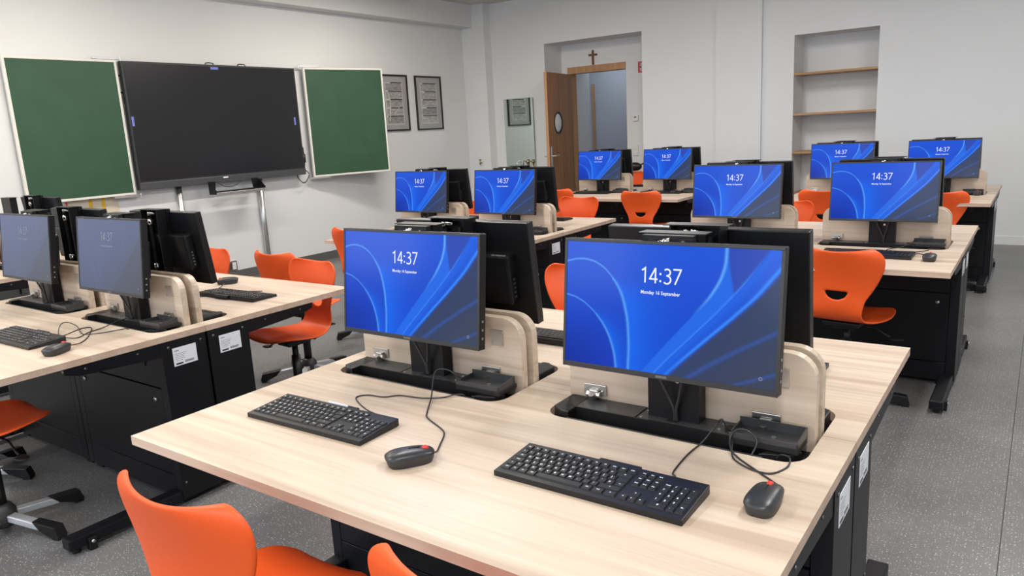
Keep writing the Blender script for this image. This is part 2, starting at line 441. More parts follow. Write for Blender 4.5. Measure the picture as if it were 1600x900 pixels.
m.build('tap_spout', CHROME, o, True)
for dx in (.11, .21):
    m = MB(); m.cyl((dx, -.05, .15), (dx, -.05, .315), .013); m.cyl((dx-.028, -.05, .315), (dx+.028, -.05, .315), .011); m.cyl((dx, -.05, .30), (dx, -.05, .345), .017, .012)
    m.build('tap_valve', BRASS, o, True)
o = thing('brass_tap', 'little brass tap on the white corner column', 'tap', (-6.86, YB-.173, 1.02))
m = MB(); m.cyl((0, 0, 0), (0, -.05, 0), .011); m.cyl((0, -.045, -.03), (0, -.045, .05), .009); m.cyl((-.022, -.045, .05), (.022, -.045, .05), .006); m.build('tap_body', BRASS, o, True)

# ------------------------------------------------------------------ boards and display on the left wall
def green_board(label, hinge, ang, width, z0, z1, sgn):
    """board hung on a hinge; local +y runs away from the display"""
    o = thing('chalkboard', label, 'chalkboard', (hinge[0], hinge[1], z0), ang)
    H = z1-z0; s = sgn
    y0, y1 = (0, width) if s > 0 else (-width, 0)
    box(-.018, .006, y0+.012, y1-.012, .012, H-.012).build('board_surface', GREEN, o)
    for nm, q in (('frame_rail', (y0, y1, 0, .022)), ('frame_rail', (y0, y1, H-.022, H)), ('frame_stile', (y0, y0+.022, .022, H-.022)), ('frame_stile', (y1-.022, y1, .022, H-.022))):
        box(-.022, .012, *q, .002, 1).build(nm, WHITE_FRAME, o)
    for z, nm in ((H+.004, 'top_hinge'), (-.022, 'bottom_hinge')):
        a, b = (-.05, .22) if s > 0 else (-.22, .05)
        m = MB(); m.box(-.012, .012, a, b, z, z+.018, .002); m.cyl((0, a if s > 0 else b, z-.01), (0, a if s > 0 else b, z+.03), .014)
        m.build(nm, ALU, o)
    return o
green_board('large green chalkboard wing left of the black display', (-7.035, 3.005), 0, .985, 1.062, 2.342, -1)
green_board('green chalkboard wing right of the black display, swung slightly into the room', (-7.03, 5.245), math.radians(-15), 1.08, 1.050, 2.352, 1)
o = thing('wall_display', 'large black flat interactive display between the green chalkboards', 'display', (-7.0, 4.06, 1.10))
YW = 1.03
box(-.05, .010, -YW, YW, .0, 1.235, .006).build('display_case', TVCASE, o)
box(.010, .0125, -YW+.02, YW-.02, .085, 1.215).build('display_panel', TVGLASS, o)
m = MB(); m.prism_yz([(-YW, 0), (YW, 0), (YW, .07), (-YW, .07)], .010, .022, bev=.004); m.build('lower_bezel', mat('display_bezel', (.06, .065, .07), .35), o)
for y, z, a, b in ((-.03, 1.197, .045, .012), (-.998, .665, .012, .045), (.955, .63, .012, .045)):
    box(.0125, .0135, y-a/1, y+a/1, z-b, z+b).build('blue_tag', BLUE_TAG, o)
box(.022, .0235, -.10, -.04, .045, .06).build('maker_plate', WHITE_INK, o)
for y in (-.055, .34):
    m = MB(); m.tube([(-.03, y-.045, 1.233), (-.03, y-.045, 1.25), (-.03, y, 1.257), (-.03, y+.045, 1.25), (-.03, y+.045, 1.233)], .006); m.build('top_handle', BLACK_SAT, o, True)
m = MB(); m.tube([(-.035, -YW, 1.10), (-.035, -YW-.035, 1.08), (-.035, -YW-.035, .96), (-.035, -YW, .94)], .009); m.build('side_handle', BLACK_SAT, o, True)
m = MB(); m.tube([(-.02, YW, .28), (-.015, YW+.02, .32), (-.02, YW+.03, .16), (-.015, YW+.02, .06), (-.01, YW+.07, .0), (-.01, YW+.03, -.07), (-.01, YW-.03, -.10), (-.01, YW-.10, -.04), (-.01, YW-.11, .0)], .006)
m.box(-.03, .0, YW, YW+.035, .14, .24); m.build('side_cable', CABLE, o, True)
b = thing('pen_tray', 'black bracket tray with an aluminium lip under the display', 'tray', (-6.97, 4.06, 1.10))
for y in (-.27, .27):
    MB().prism_yz([(y-.045, .02), (y+.045, .02), (y+.03, -.10), (y-.03, -.10)] if y < 0 else [(y-.045, .02), (y+.045, .02), (y+.03, -.10), (y-.03, -.10)], .024, .030).build('tray_bracket', BLACK_SAT, b)
for y in (-.31, .305):
    MB().prism_xz([(.02, .0), (.06, .0), (.15, -.075), (.15, -.115), (.02, -.115)], y, y+.005).build('tray_bracket', BLACK_SAT, b)
box(.03, .145, -.305, .305, -.115, -.085).build('tray_plate', BLACK_SAT, b); box(.150, .160, -.31, .31, -.122, -.095, .003).build('tray_lip', ALU, b)
m = MB(); m.tube([(.0, -.18, .0), (.01, -.1, -.045), (.01, 0, -.05), (.0, .12, .0)], .004); m.build('tray_cable', CABLE, b, True)
for y, nm in ((3.475, 'left aluminium lift column under the black display'), (4.475, 'right aluminium lift column under the black display')):
    o = thing('lift_column', nm, 'column', (-7.065, y, 0))
    MB().cyl((0, 0, .02), (0, 0, 1.15), .032, n=24).build('column_tube', ALU, o, True)
    box(-.03, .05, -.06, .06, 0, .02, .004).build('foot_plate', ALU, o)
def picture(label, y0, y1, z0, z1, seed):
    o = thing('framed_picture', label, 'picture', (XA+.003, (y0+y1)/2, z0))
    w, h = (y1-y0)/2, z1-z0; f = .022
    for nm, q in (('frame_rail', (-w, w, 0, f)), ('frame_rail', (-w, w, h-f, h)), ('frame_stile', (-w, -w+f, f, h-f)), ('frame_stile', (w-f, w, f, h-f))):
        box(0, .022, *q).build(nm, FRAME_BLK, o)
    box(0, .008, -w+f, w-f, f, h-f).build('mat_board', MATBOARD, o)
    rr = random.Random(seed)
    a, z = w*.62, h*.86
    p = box(.008, .009, -a, a, h*.12, z).build('print_sheet', mat('sheet_grey', (.62, .62, .63), .7), o)
    for k in range(5):
        hh = (z-h*.12)/5; zz = h*.12 + k*hh
        mm = mat('print_tone_%d_%d' % (seed, k), (.33, .32, .33), .7); v = .27+.16*rr.random()
        noise_variation(mm, (v*.75, v*.75, v*.75), (v*1.3, v*1.27, v*1.27), 14, stretch=(1, 1, 3), detail=5)
        box(.009, .0095, -a+.012, a-.012, zz+.010, zz+hh-.012).build('print_band', mm, p)
        box(.009, .0097, -a*(.3+.6*rr.random()), a-.012, zz+hh-.010, zz+hh+.006).build('print_band', mat('band_dark', (.035, .028, .026), .7), p)
    if seed == 1:
        mm = MB()
        mm.tube([(.0098, -a*.7, h*.18), (.0098, -a*.5, h*.5), (.0098, -a*.75, h*.72)], .008, 6); mm.tube([(.0098, -a*.2, h*.3), (.0098, a*.8, h*.48)], .004, 6)
        mm.build('print_figure', mat('print_pale', (.55, .54, .53), .7), p)
    gm = thin_glass('picture_glass')
    box(.0125, .0145, -w+f, w-f, f, h-f).build('picture_glass', gm, o)
picture('black framed print half hidden by the right chalkboard wing', 6.56, 7.11, 1.563, 2.32, 1)
picture('black framed print hanging nearer the corner column', 7.27, 7.835, 1.56, 2.318, 2)
o = thing('wall_poster', 'cream poster with two yellow strips under the left chalkboard', 'poster', (XA+.004, 2.60, .55))
box(0, .003, -.25, .25, 0, .52).build('poster_sheet', CREAM, o)
for y in (-.02, .10): MB().prism_yz([(y-.022, .12), (y+.012, .12), (y+.022, .52), (y-.012, .52)], .003, .005).build('yellow_strip', YELLOW, o)
box(.003, .008, -.24, -.225, .38, .50).build('red_clip', RED, o)
o = thing('wall_socket', 'low wall socket with a steel surround behind the orange chairs', 'socket', (XA+.0035, 4.0, .105))
box(0, .016, -.06, .06, 0, .11, .003).build('socket_frame', STEEL, o); box(.012, .019, -.045, -.01, .015, .095).build('socket_insert', mat('socket_dark', (.06, .05, .045), .4), o); box(.012, .019, .0, .045, .015, .095).build('socket_insert', PLASTIC_W, o)
# ceiling lamps (outside the frame, over the room)
def ceiling_lamp(x, y, label):
    o = thing('ceiling_lamp', label, 'lamp', (x, y, ZC))
    box(-.10, .10, -.75, .75, -.07, 0, .004).build('lamp_housing', PLASTIC_W, o)
    box(-.085, .085, -.72, .72, -.085, -.07, .004).build('lamp_diffuser', LAMP, o)
    l = area('lamp_light', (x, y, ZC-.10), (0, 0, 0), .17, 1.44, LAMP_POWER, (1.0, .90, .77) if x < -5 else (1.0, .975, .94))
for i, x in enumerate((-5.4, -2.6, .4)):
    for j, y in enumerate((-1.2, 2.0, 5.4)):
        ceiling_lamp(x, y, 'long white ceiling lamp, %s row from the board wall, %s from the window wall' % (('first', 'second', 'third')[i], ('first', 'second', 'third')[j]))

# ================================================================== DESKS
TOP = .74; TH = .025; HW = .8125; WS = .4068       # desk half width, workstation offset
def desk_proto():
    t = thing('computer_desk', '', 'desk')
    # desktop: notched rear edge (y = 0 is the seam), users sit at -y
    pts = [(-HW, -.8215), (HW, -.8215), (HW, -.001)]
    for c in (WS, -WS):
        x1, x0, yn, r = c+.332, c-.332, -.182, .055
        pts.append((x1, -.001))
        for k in range(6):
            a = k/5*PI/2; pts.append((x1-r+r*math.cos(a), yn+r-r*math.sin(a)))
        for k in range(6):
            a = k/5*PI/2; pts.append((x0+r-r*math.sin(a), yn+r-r*math.cos(a)))
        pts.append((x0, -.001))
    pts.append((-HW, -.001))
    m = MB(); m.prism(pts, TOP-TH, TOP)
    d = m.build('desktop', ASH, t)
    d.data.materials.append(ASH_EDGE)
    for p in d.data.polygons:
        if abs(p.normal.z) < .5: p.material_index = 1
    # cabinet
    YF = -.205
    m = MB(); m.box(-HW+.004, HW-.004, YF+.014, -.006, .03, TOP-TH-.002)
    for x in (-.75, -.05, .05, .75): m.box(x-.03, x+.03, YF+.02, YF+.08, 0, .03)
    cb = m.build('cabinet_body', BLACK, t)
    for (a, b) in ((-HW+.004, -HW+.045), (-.05, -.003), (.003, .05), (HW-.045, HW-.004)):
        box(a, b, YF, YF+.014, .03, TOP-TH-.002, .001, 1).build('front_stile', BLACK, t)
    for (a, b) in ((-HW+.047, -.052), (.052, HW-.047)):
        box(a, b, YF, YF+.014, .03, .128, .001, 1).build('plinth_panel', BLACK, t)
        dr = box(a, b, YF, YF+.014, .132, .512, .0015, 1).build('cabinet_door', BLACK, t)
        for x in (a+.055, b-.055):
            MB().cyl((x, YF-.006, .462), (x, YF+.001, .462), .010, n=14).build('door_lock', GREY_SCREW, dr, True)
        up = box(a, b, YF+.004, YF+.014, .516, TOP-TH-.002, .001, 1).build('upper_panel', BLACK, t)
        m = MB(); m.box(b-.13, b-.10, YF-.001, YF+.004, .60, .64); m.build('cable_slot', BLACK_DEEP, up)
    for s in (-1, 1):
        # side cheek with screws and label
        x0, x1 = sorted((s*(HW-.006), s*(HW-.0005)))
        ck = box(x0, x1, YF, -.006, .03, TOP-TH-.001, .001, 1).build('side_cheek', BLACK, t)
        for y, z in ((YF+.03, .688), (-.03, .688), (YF+.02, .10), (YF+.02, .30)):
            MB().cyl((s*(HW-.001), y, z), (s*(HW+.002), y, z), .0055, n=10).build('cheek_screw', DARK_SCREW, ck, True)
        # label
        xl0, xl1 = sorted((s*(HW-.0005), s*(HW+.0007)))
        lb = box(xl0, xl1, -.160, -.055, .603, .680).build('label_sticker', PAPER, t); lb['label'] = 'white printed paper label on the desk side'
        m = MB(); xa, xb = sorted((s*(HW+.0006), s*(HW+.0010)))
        flip = (lambda y: y) if s > 0 else (lambda y: -.215-y)
        def bar(ya, yb, za, zb):
            p, q = sorted((flip(ya), flip(yb))); m.box(xa, xb, p, q, za, zb)
        bar(-.152, -.134, .665, .669)
        for k in range(5): bar(-.152, -.152+(.05, .044, .04, .042, .03)[k], .653-k*.007, .6545-k*.007)
        m.build('label_print', GREY_INK, lb)
        m = MB(); bar(-.152, -.120, .608, .615); bar(-.112, -.072, .611, .614); bar(-.112, -.07, .616, .6185)
        m.build('label_print', mat('dark_print', (.03, .03, .035), .6), lb)
        # cantilever arm
        xa0, xa1 = sorted((s*(HW-.008), s*(HW-.003)))
        m = MB(); m.prism_yz([(-.205, TOP-TH), (-.205, .655), (-.52, .674), (-.575, .69), (-.575, TOP-TH)], xa0, xa1)
        ins0, ins1 = sorted((s*(HW-.05), s*(HW-.008))); m.box(ins0, ins1, -.57, -.20, TOP-TH-.012, TOP-TH)
        ar = m.build('support_arm', BLACK, t)
        for y in (-.5, -.3): MB().cyl((s*(HW-.004), y, .696), (s*(HW-.001), y, .696), .0045, n=8).build('arm_screw', DARK_SCREW, ar, True)
        # foot
        f0, f1 = sorted((s*(HW-.068), s*(HW-.006)))
        m = MB(); m.box(f0, f1, -.665, YF+.02, .022, .068, .006); ft = m.build('floor_foot', BLACK, t)
        m = MB(); g0, g1 = sorted((s*(HW-.02), s*(HW+.006))); m.box(g0, g1, -.60, -.57, .0, .05, .003); m.cyl((s*(HW-.037), -.63, 0), (s*(HW-.037), -.63, .022), .016); m.build('foot_glide', BLACK_SAT, ft)
        MB().cyl((s*(HW+.004), -.585, .036), (s*(HW+.011), -.585, .036), .007, n=10).build('glide_bolt', GREY_SCREW, ft, True)
    for c in (-WS, WS): workstation(t, c)
    return t
def workstation(t, c):
    # wooden screen panel
    r, h, w = .06, .205, .326
    pts = [(c-w, TOP-.03), (c+w, TOP-.03)]
    for k in range(7): a = k/6*PI/2; pts.append((c+w-r+r*math.cos(a), TOP+h-r+r*math.sin(a)))
    for k in range(7): a = PI/2+k/6*PI/2; pts.append((c-w+r+r*math.cos(a), TOP+h-r+r*math.sin(a)))
    m = MB(); m.prism_xz(pts, -.043, -.016, bev=.0015); p = m.build('privacy_panel', ASH, t)
    m = MB(); m.box(c+.218, c+.266, -.0465, -.043, TOP+.122, TOP+.168, .001)
    for x in (c+.224, c+.260):
        for z in (TOP+.128, TOP+.162): m.cyl((x, -.049, z), (x, -.046, z), .0045, n=8)
    m.build('hinge_plate', mat('hinge_steel', (.55, .53, .49), .5, 1), p)
    for x in (c-.245, c+.215):
        m = MB(); m.box(x-.034, x+.034, -.049, -.043, TOP+.022, TOP+.052, .002); m.box(x-.014, x+.014, -.060, -.048, TOP+.016, TOP+.040, .004)
        m.cyl((x-.020, -.056, TOP+.026), (x+.020, -.056, TOP+.026), .008, n=12); m.cyl((x, -.058, TOP+.010), (x, -.068, TOP+.030), .009, n=12)
        m.build('panel_catch', STEEL, p)
    # black lift tray: trough, cover, end blocks
    zc = TOP+.012
    m = MB()
    m.box(c-.31, c+.31, -.178, -.020, TOP-.062, TOP-.052)                      # trough floor
    m.box(c-.272, c+.245, -.1775, -.1735, TOP-.06, TOP-.010)                   # front lip
    m.box(c-.30, c+.30, -.126, -.121, TOP-.06, zc)                             # wall behind the trough
    m.prism([(c-.318, -.142), (c-.285, -.165), (c-.262, -.165), (c-.262, -.044), (c-.318, -.044)], TOP-.05, zc, bev=.002)
    m.prism([(c+.235, -.172), (c+.30, -.150), (c+.316, -.12), (c+.30, -.12), (c+.262, -.125)], TOP-.05, TOP+.004, bev=.002)
    tr = m.build('cable_trough', BLACK_SAT, t)
    box(c-.262, c+.245, -.1785, -.1705, TOP-.010, TOP-.001, .0015).build('trough_lip', mat('tray_satin_black', (.036, .037, .040), .34, spec=.5), tr)
    m = MB(); m.box(c-.262, c-.092, -.123, -.044, zc-.01, zc, .001); m.box(c-.088, c+.305, -.123, -.044, zc-.01, zc, .001)
    m.build('trough_cover', mat('tray_satin_black', (.036, .037, .040), .34, spec=.5), tr)
    m = MB()
    for x, y in ((c-.078, -.066), (c+.12, -.066), (c+.12, -.1), (c-.078, -.112)): m.cyl((x, y, zc), (x, y, zc+.0018), .004, n=8)
    m.build('cover_screw', GREY_SCREW, tr)
    box(c-.012, c+.014, -.112, -.094, zc, zc+.0012).build('cable_slot', BLACK_DEEP, tr); MB().cyl((c+.145, -.09, zc), (c+.145, -.09, zc+.006), .014, n=14).build('cable_grommet', BLACK_DEEP, tr)
    # open storage box
    m = MB(); x0, x1, y0, y1 = c+.160, c+.314, -.148, -.066
    m.box(x0, x1, y0, y1, TOP+.006, TOP+.020); m.box(x0, x1, y0, y0+.003, TOP+.006, TOP+.032); m.box(x0, x1, y1-.003, y1, TOP+.006, TOP+.042)
    m.prism_yz([(y0, TOP+.006), (y1, TOP+.006), (y1, TOP+.042), (y0, TOP+.032)], x1-.003, x1); m.box(x0, x0+.003, y0+.02, y1, TOP+.006, TOP+.032)
    sb = m.build('storage_box', MATS['tray_satin_black'], t)
    MB().cyl((c+.250, -.105, TOP+.020), (c+.250, -.105, TOP+.0215), .006, n=10).build('box_rivet', GREY_SCREW, sb)
    # lift post: U channel open to the seam
    zt = 1.222
    m = MB(); m.box(c-.067, c+.067, -.092, -.088, TOP-.02, 1.218); m.box(c-.067, c-.063, -.088, -.050, TOP-.02, 1.218); m.box(c+.063, c+.067, -.088, -.050, TOP-.02, 1.218)
    ps = m.build('lift_post', BLACK, t)
    m = MB(); m.box(c-.084, c+.084, -.096, -.048, 1.218, 1.2205); m.build('post_cap', BLACK, ps)
    m = MB(); m.cyl((c+.03, -.072, TOP+.20), (c+.03, -.072, 1.15), .008); m.cyl((c+.03, -.072, 1.15), (c+.03, -.072, 1.185), .012); m.cyl((c-.035, -.074, TOP+.17), (c-.035, -.074, 1.19), .007)
    m.build('gas_spring', BLACK_SAT, ps)
    for p0, p1, r_ in (((c+.03, -.072, 1.15), (c+.03, -.072, 1.176), .0135), ((c+.03, -.072, 1.190), (c+.03, -.072, 1.212), .010), ((c+.028, -.072, TOP+.20), (c+.028, -.072, TOP+.232), .014), ((c-.01, -.080, 1.20), (c+.015, -.062, 1.204), .008)):
        MB().cyl(p0, p1, r_).build('spring_fitting', CHROME, ps, True)
    MB().cyl((c+.012, -.094, TOP+.115), (c+.012, -.091, TOP+.115), .006, n=12).build('post_bolt', GREY_SCREW, ps)

# ================================================================== MONITOR
def clock_digits(h):
    """14:37 drawn as flat strokes in the xy plane, centred"""
    t = .105; three = []
    for k in range(9): a = math.radians(140-k*27.5); three.append((.25+.22*math.cos(a), .745+.205*math.sin(a)))
    three += [(.20, .53), (.24, .53)]
    for k in range(10): a = math.radians(85-k*25); three.append((.25+.26*math.cos(a), .275+.255*math.sin(a)))
    G = [(.0, [[(.06, .80), (.18, .86), (.30, .955), (.30, 0)]]), (.60, [[(.42, 0), (.42, .94), (.39, .94), (.03, .275), (.03, .265), (.58, .265)]]),
         (1.30, []), (1.56, [three]), (2.22, [[(.0, .95), (.52, .95), (.50, .88), (.14, 0)]])]
    bm = bmesh.new()
    for x0, strokes in G:
        for P in strokes:
            n = len(P); L_, R_ = [], []
            for i in range(n):
                a = Vector(P[max(i-1, 0)]); b = Vector(P[i]); c = Vector(P[min(i+1, n-1)])
                d1 = (b-a).normalized() if i > 0 else (c-b).normalized(); d2 = (c-b).normalized() if i < n-1 else d1
                nn = Vector((-d1.y-d2.y, d1.x+d2.x)); nn = nn.normalized() if nn.length > .2 else Vector((-d1.y, d1.x))
                q = t/2/max(.45, nn.dot(Vector((-d1.y, d1.x))))
                L_.append(b+nn*q); R_.append(b-nn*q)
            for i in range(n-1):
                bm.faces.new([bm.verts.new(((p.x+x0-1.37)*h, (p.y-.5)*h, 0)) for p in (L_[i], R_[i], R_[i+1], L_[i+1])])
    for y in (.16, .62):
        bm.faces.new([bm.verts.new(((1.36+.075*math.cos(2*PI*k/10)-1.37)*h, (y+.075*math.sin(2*PI*k/10)-.5)*h, 0)) for k in range(10)])
    bmesh.ops.remove_doubles(bm, verts=bm.verts, dist=1e-6)
    me = D.meshes.new('clock_text'); bm.to_mesh(me); bm.free()
    return me
def wallpaper(W, H, washed=False):
    u, v = np.meshgrid((np.arange(W)+.5)/W, (np.arange(H)+.5)/H)
    def xc(pts):
        p = sorted(pts); vv = np.array([a for a, b in p]); xx = np.array([b for a, b in p])
        # smooth interpolation through the points
        t = np.linspace(0, 1, 400); base = np.interp(t, vv, xx)
        k = np.ones(41)/41; base = np.convolve(np.pad(base, 20, mode='reflect', reflect_type='odd'), k, 'valid')
        return np.interp(v, t, base)
    def yc(pts):
        p = sorted(pts); xx = np.array([a for a, b in p]); yy = np.array([b for a, b in p])
        t = np.linspace(0, 1, 800); base = np.interp(t, xx, yy)
        k = np.ones(25)/25; base = np.convolve(np.pad(base, 12, mode='reflect', reflect_type='odd'), k, 'valid')
        return np.interp(u, t, base)
    def sm(x, a, b): t = np.clip((x-a)/(b-a), 0, 1); return t*t*(3-2*t)
    A = lambda *c: np.array(c)
    img = A(.004, .050, .54)[None, None] + (A(.012, .10, .72)-A(.004, .050, .54))*sm(v, .2, 1)[..., None]*.75
    img = img * (1 - .35*sm(.5-u, .1, .5)*sm(.6-v, .1, .6))[..., None]
    def over(c, a):
        nonlocal img
        img = img*(1-a[..., None]) + A(*c)*a[..., None]
    # broad arc
    a1 = xc([(0, .333), (.2, .335), (.4, .325), (.55, .303), (.66, .275), (.75, .23), (.82, .17), (1, .05)])
    d = u-a1
    fan = sm(d, 0, .004)*np.exp(-np.clip(d, 0, 1)/.13)*sm(.86-v, 0, .25)*sm(1-v, .1, .5)
    over((.004, .135, .86), np.clip(fan*1.1, 0, .85))
    arc_y = yc([(0, .835), (.05, .858), (.10, .862), (.15, .845), (.20, .80), (.245, .725), (.28, .63), (.305, .53), (.322, .40), (.33, .26), (.333, .1), (.34, -.2), (.5, -3), (1, -4)])
    dist1 = np.where(u < .24, np.abs(v-arc_y), np.abs(u-a1)); dist1 = np.where((u > .245) & (v > .76), 1, dist1)
    over((.10, .38, .95), np.exp(-(dist1/.007)**2)*.8)
    # inner arc
    a2 = xc([(0, .272), (.12, .262), (.25, .235), (.36, .195), (.45, .145), (.52, .085), (.56, .02), (1, -.2)])
    d = u-a2
    over((.004, .13, .84), np.clip(sm(d, 0, .004)*np.exp(-np.clip(d, 0, 1)/.06)*sm(.52-v, -.05, .25), 0, .85)*(u < a1))
    arc2 = yc([(0, .562), (.05, .545), (.10, .505), (.15, .44), (.20, .345), (.235, .25), (.26, .13), (.272, 0), (.3, -.3), (1, -4)])
    dist2 = np.where(u < .16, np.abs(v-arc2), np.abs(u-a2)); dist2 = np.where((u > .16) & (v > .46), 1, dist2)
    over((.09, .36, .92), np.exp(-(dist2/.006)**2)*.75)
    # ribbons
    r1 = xc([(0, .402), (.1, .447), (.28, .535), (.43, .61), (.62, .705), (.75, .75), (.87, .772), (1, .775)])
    r2 = xc([(0, .462), (.12, .522), (.3, .622), (.5, .732), (.7, .832), (.85, .897), (1, .952)])
    r3 = xc([(0, .517), (.14, .597), (.3, .692), (.48, .802), (.66, .905), (.85, .99), (1, 1.06)])
    rb = xc([(0, .30), (.62, .815), (.75, .80), (.88, .785), (1, .778)])
    b1 = sm(u-r1, -.004, .004)*(u < r2)
    over((.014, .145, .80), b1*.9)
    wedge = sm(u-rb, -.006, .01)*(u < r2)*sm(v, .58, .70)
    over((.025, .06, .42), wedge*.9)
    over((.14, .46, 1.0), np.exp(-((u-r1)/.007)**2)*sm(v, .45, .7)*.75)
    over((.012, .145, .82), sm(u-r2, 0, .02)*np.exp(-np.clip(u-r2, 0, 1)/.05)*(u < r3))
    over((.05, .28, 1.0), np.exp(-((u-r2)/.006)**2)*.6*sm(1-v, 0, .3))
    grey = sm(u-r3, .0, .03)
    over((.035, .052, .10), grey*.94)
    over((.05, .065, .09), sm(u-r3, .05, .4)*sm(1-v, .1, .9)*.6)
    over((.04, .27, 1.0), np.exp(-((u-r3)/.010)**2)*.85*sm(v, -.3, .3))
    for pts in (((0, .62), (.15, .74), (.3, .88), (.42, 1.0), (1, 1.5)), ((0, .83), (.12, 1.0), (1, 2.2))):
        rr = xc(list(pts)); over((.035, .10, .42), np.exp(-((u-rr)/.018)**2)*.55)
    if washed:  # off-axis LCD wash-out and reflection painted into the picture as grey-blue
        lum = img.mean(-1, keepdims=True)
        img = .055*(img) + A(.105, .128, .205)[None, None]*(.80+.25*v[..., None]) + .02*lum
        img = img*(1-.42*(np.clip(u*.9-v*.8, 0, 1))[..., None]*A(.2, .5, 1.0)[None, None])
    return np.clip(img, 0, 1)
def screen_mesh(W, H, w, h, washed):
    img = wallpaper(W, H, washed)
    xs = np.linspace(-w/2, w/2, W+1); zs = np.linspace(0, h, H+1)
    X, Z = np.meshgrid(xs, zs)
    co = np.stack([X, np.zeros_like(X), Z], -1).reshape(-1, 3)
    i = np.arange(H)[:, None]*(W+1) + np.arange(W)[None]
    q = np.stack([i, i+1, i+W+2, i+W+1], -1).reshape(-1, 4)
    me = D.meshes.new('screen'); me.vertices.add(len(co)); me.vertices.foreach_set('co', co.ravel())
    me.loops.add(q.size); me.polygons.add(len(q))
    me.loops.foreach_set('vertex_index', q.ravel().astype(np.int32)); me.polygons.foreach_set('loop_start', (np.arange(len(q))*4).astype(np.int32))
    me.update(); me.validate()
    at = me.attributes.new('picture', 'FLOAT_COLOR', 'FACE')
    at.data.foreach_set('color', np.concatenate([img, np.ones((H, W, 1))], -1).astype(np.float32).ravel())
    me.materials.append(SCREEN)
    return me
MW, MH = .541, .326
def monitor_proto(washed=False):
    """origin: foot of the lift post on the desk surface; screen faces -y"""
    t = thing('computer_monitor', '', 'monitor')
    tilt = Matrix.Translation((.006, -.176, .143)) @ Matrix.Rotation(-math.radians(6.6), 4, 'X')
    def tx(o): o.data.transform(tilt); return o
    m = MB(); m.box(-MW/2, MW/2, .002, .030, 0, MH, .003); tx(m.build('monitor_housing', CASE, t))
    m = MB()
    m.box(-MW/2, MW/2, -.001, .003, 0, .013, .001); m.box(-MW/2, MW/2, -.001, .003, MH-.008, MH, .001)
    m.box(-MW/2, -MW/2+.007, -.001, .003, .013, MH-.008); m.box(MW/2-.007, MW/2, -.001, .003, .013, MH-.008)
    fr = tx(m.build('front_bezel', BEZEL, t))
    tx(box(-.014, .014, -.0016, -.001, .004, .0095).build('badge', mat('badge_grey', (.10, .10, .10), .4), fr))
    sw, sh = MW-.014, MH-.021
    key = 'washed' if washed else 'lit'
    me = screen_mesh(280, 160, sw, sh, washed)
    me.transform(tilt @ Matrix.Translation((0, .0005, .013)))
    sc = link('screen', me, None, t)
    ck = CLOCK_DIM if washed else CLOCK  # fainter clock to suit the wash painted into the screen
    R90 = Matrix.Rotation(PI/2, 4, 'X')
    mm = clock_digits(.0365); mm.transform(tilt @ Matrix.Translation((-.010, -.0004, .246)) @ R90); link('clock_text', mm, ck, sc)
    mm = text_mesh('Monday 16 September', .0118, bold=.0002)
    mm.transform(tilt @ Matrix.Translation((-.010, -.0004, .205)) @ R90 @ Matrix.Diagonal((.92, 1, 1, 1))); link('clock_text', mm, ck, sc)
    m = MB()
    for k in range(12):
        a, b = 2*PI*k/12, 2*PI*(k+1)/12
        q = [m.bm.verts.new((sw*.44+r*math.cos(g_), -.0004, .036+r*math.sin(g_))) for r, g_ in ((.0028, a), (.0042, a), (.0042, b), (.0028, b))]; m.bm.faces.new(q)
    tx(m.build('status_icon', CLOCK_DIM, sc))
    # electronics box on the back
    m = MB(); m.box(-.212, .212, .028, .072, .072, .232, .009, 2); bk = tx(m.build('rear_box', CASE, t))
    m = MB()
    for k in range(5): m.box(-.2135, -.210, .046, .054, .092+k*.014, .099+k*.014)
    tx(m.build('port', GREY_SCREW, bk))
    m = MB()
    for x in (-.15, .05):
        m.box(x, x+.10, .0695, .0705, .19, .20)
    m.build('vent', BLACK_DEEP, bk).data.transform(tilt)
    m = MB()
    for k in range(3): m.box(MW/2-.0005, MW/2+.0012, .012, .018, .03+k*.024, .036+k*.024)
    tx(m.build('side_button', GREY_SCREW, t))
    # mount between box and post
    m = MB(); m.box(-.064, .064, -.118, -.097, .30, .478, .001); m.box(-.05, .05, -.098, -.0925, .32, .46)
    br = m.build('mount_bracket', BLACK, t)
    m = MB(); m.cyl((-.012, -.128, .461), (.006, -.117, .468), .007, n=12); m.sphere((-.016, -.126, .460), .007); m.build('mount_screw', CHROME, br, True)
    MB().cyl((.040, -.122, .461), (.040, -.117, .461), .006, n=10).build('mount_screw', CHROME, br, True)
    m = MB()
    for x in (-.04, .038): m.cyl((x, -.1188, .462), (x, -.117, .462), .008, n=14)
    m.build('mount_hole', BLACK_DEEP, br)
    for x0, x1 in ((-.035, .008), (.045, .014)):
        m = MB(); m.tube([(x0, -.150, .175), (x0*.9, -.128, .150), (x0*.35+x1*.65, -.112, .085), (x1, -.106, .045), (x1, -.102, .014)], .0042, 8)
        m.build('monitor_cable', CABLE, t, True)
    return t

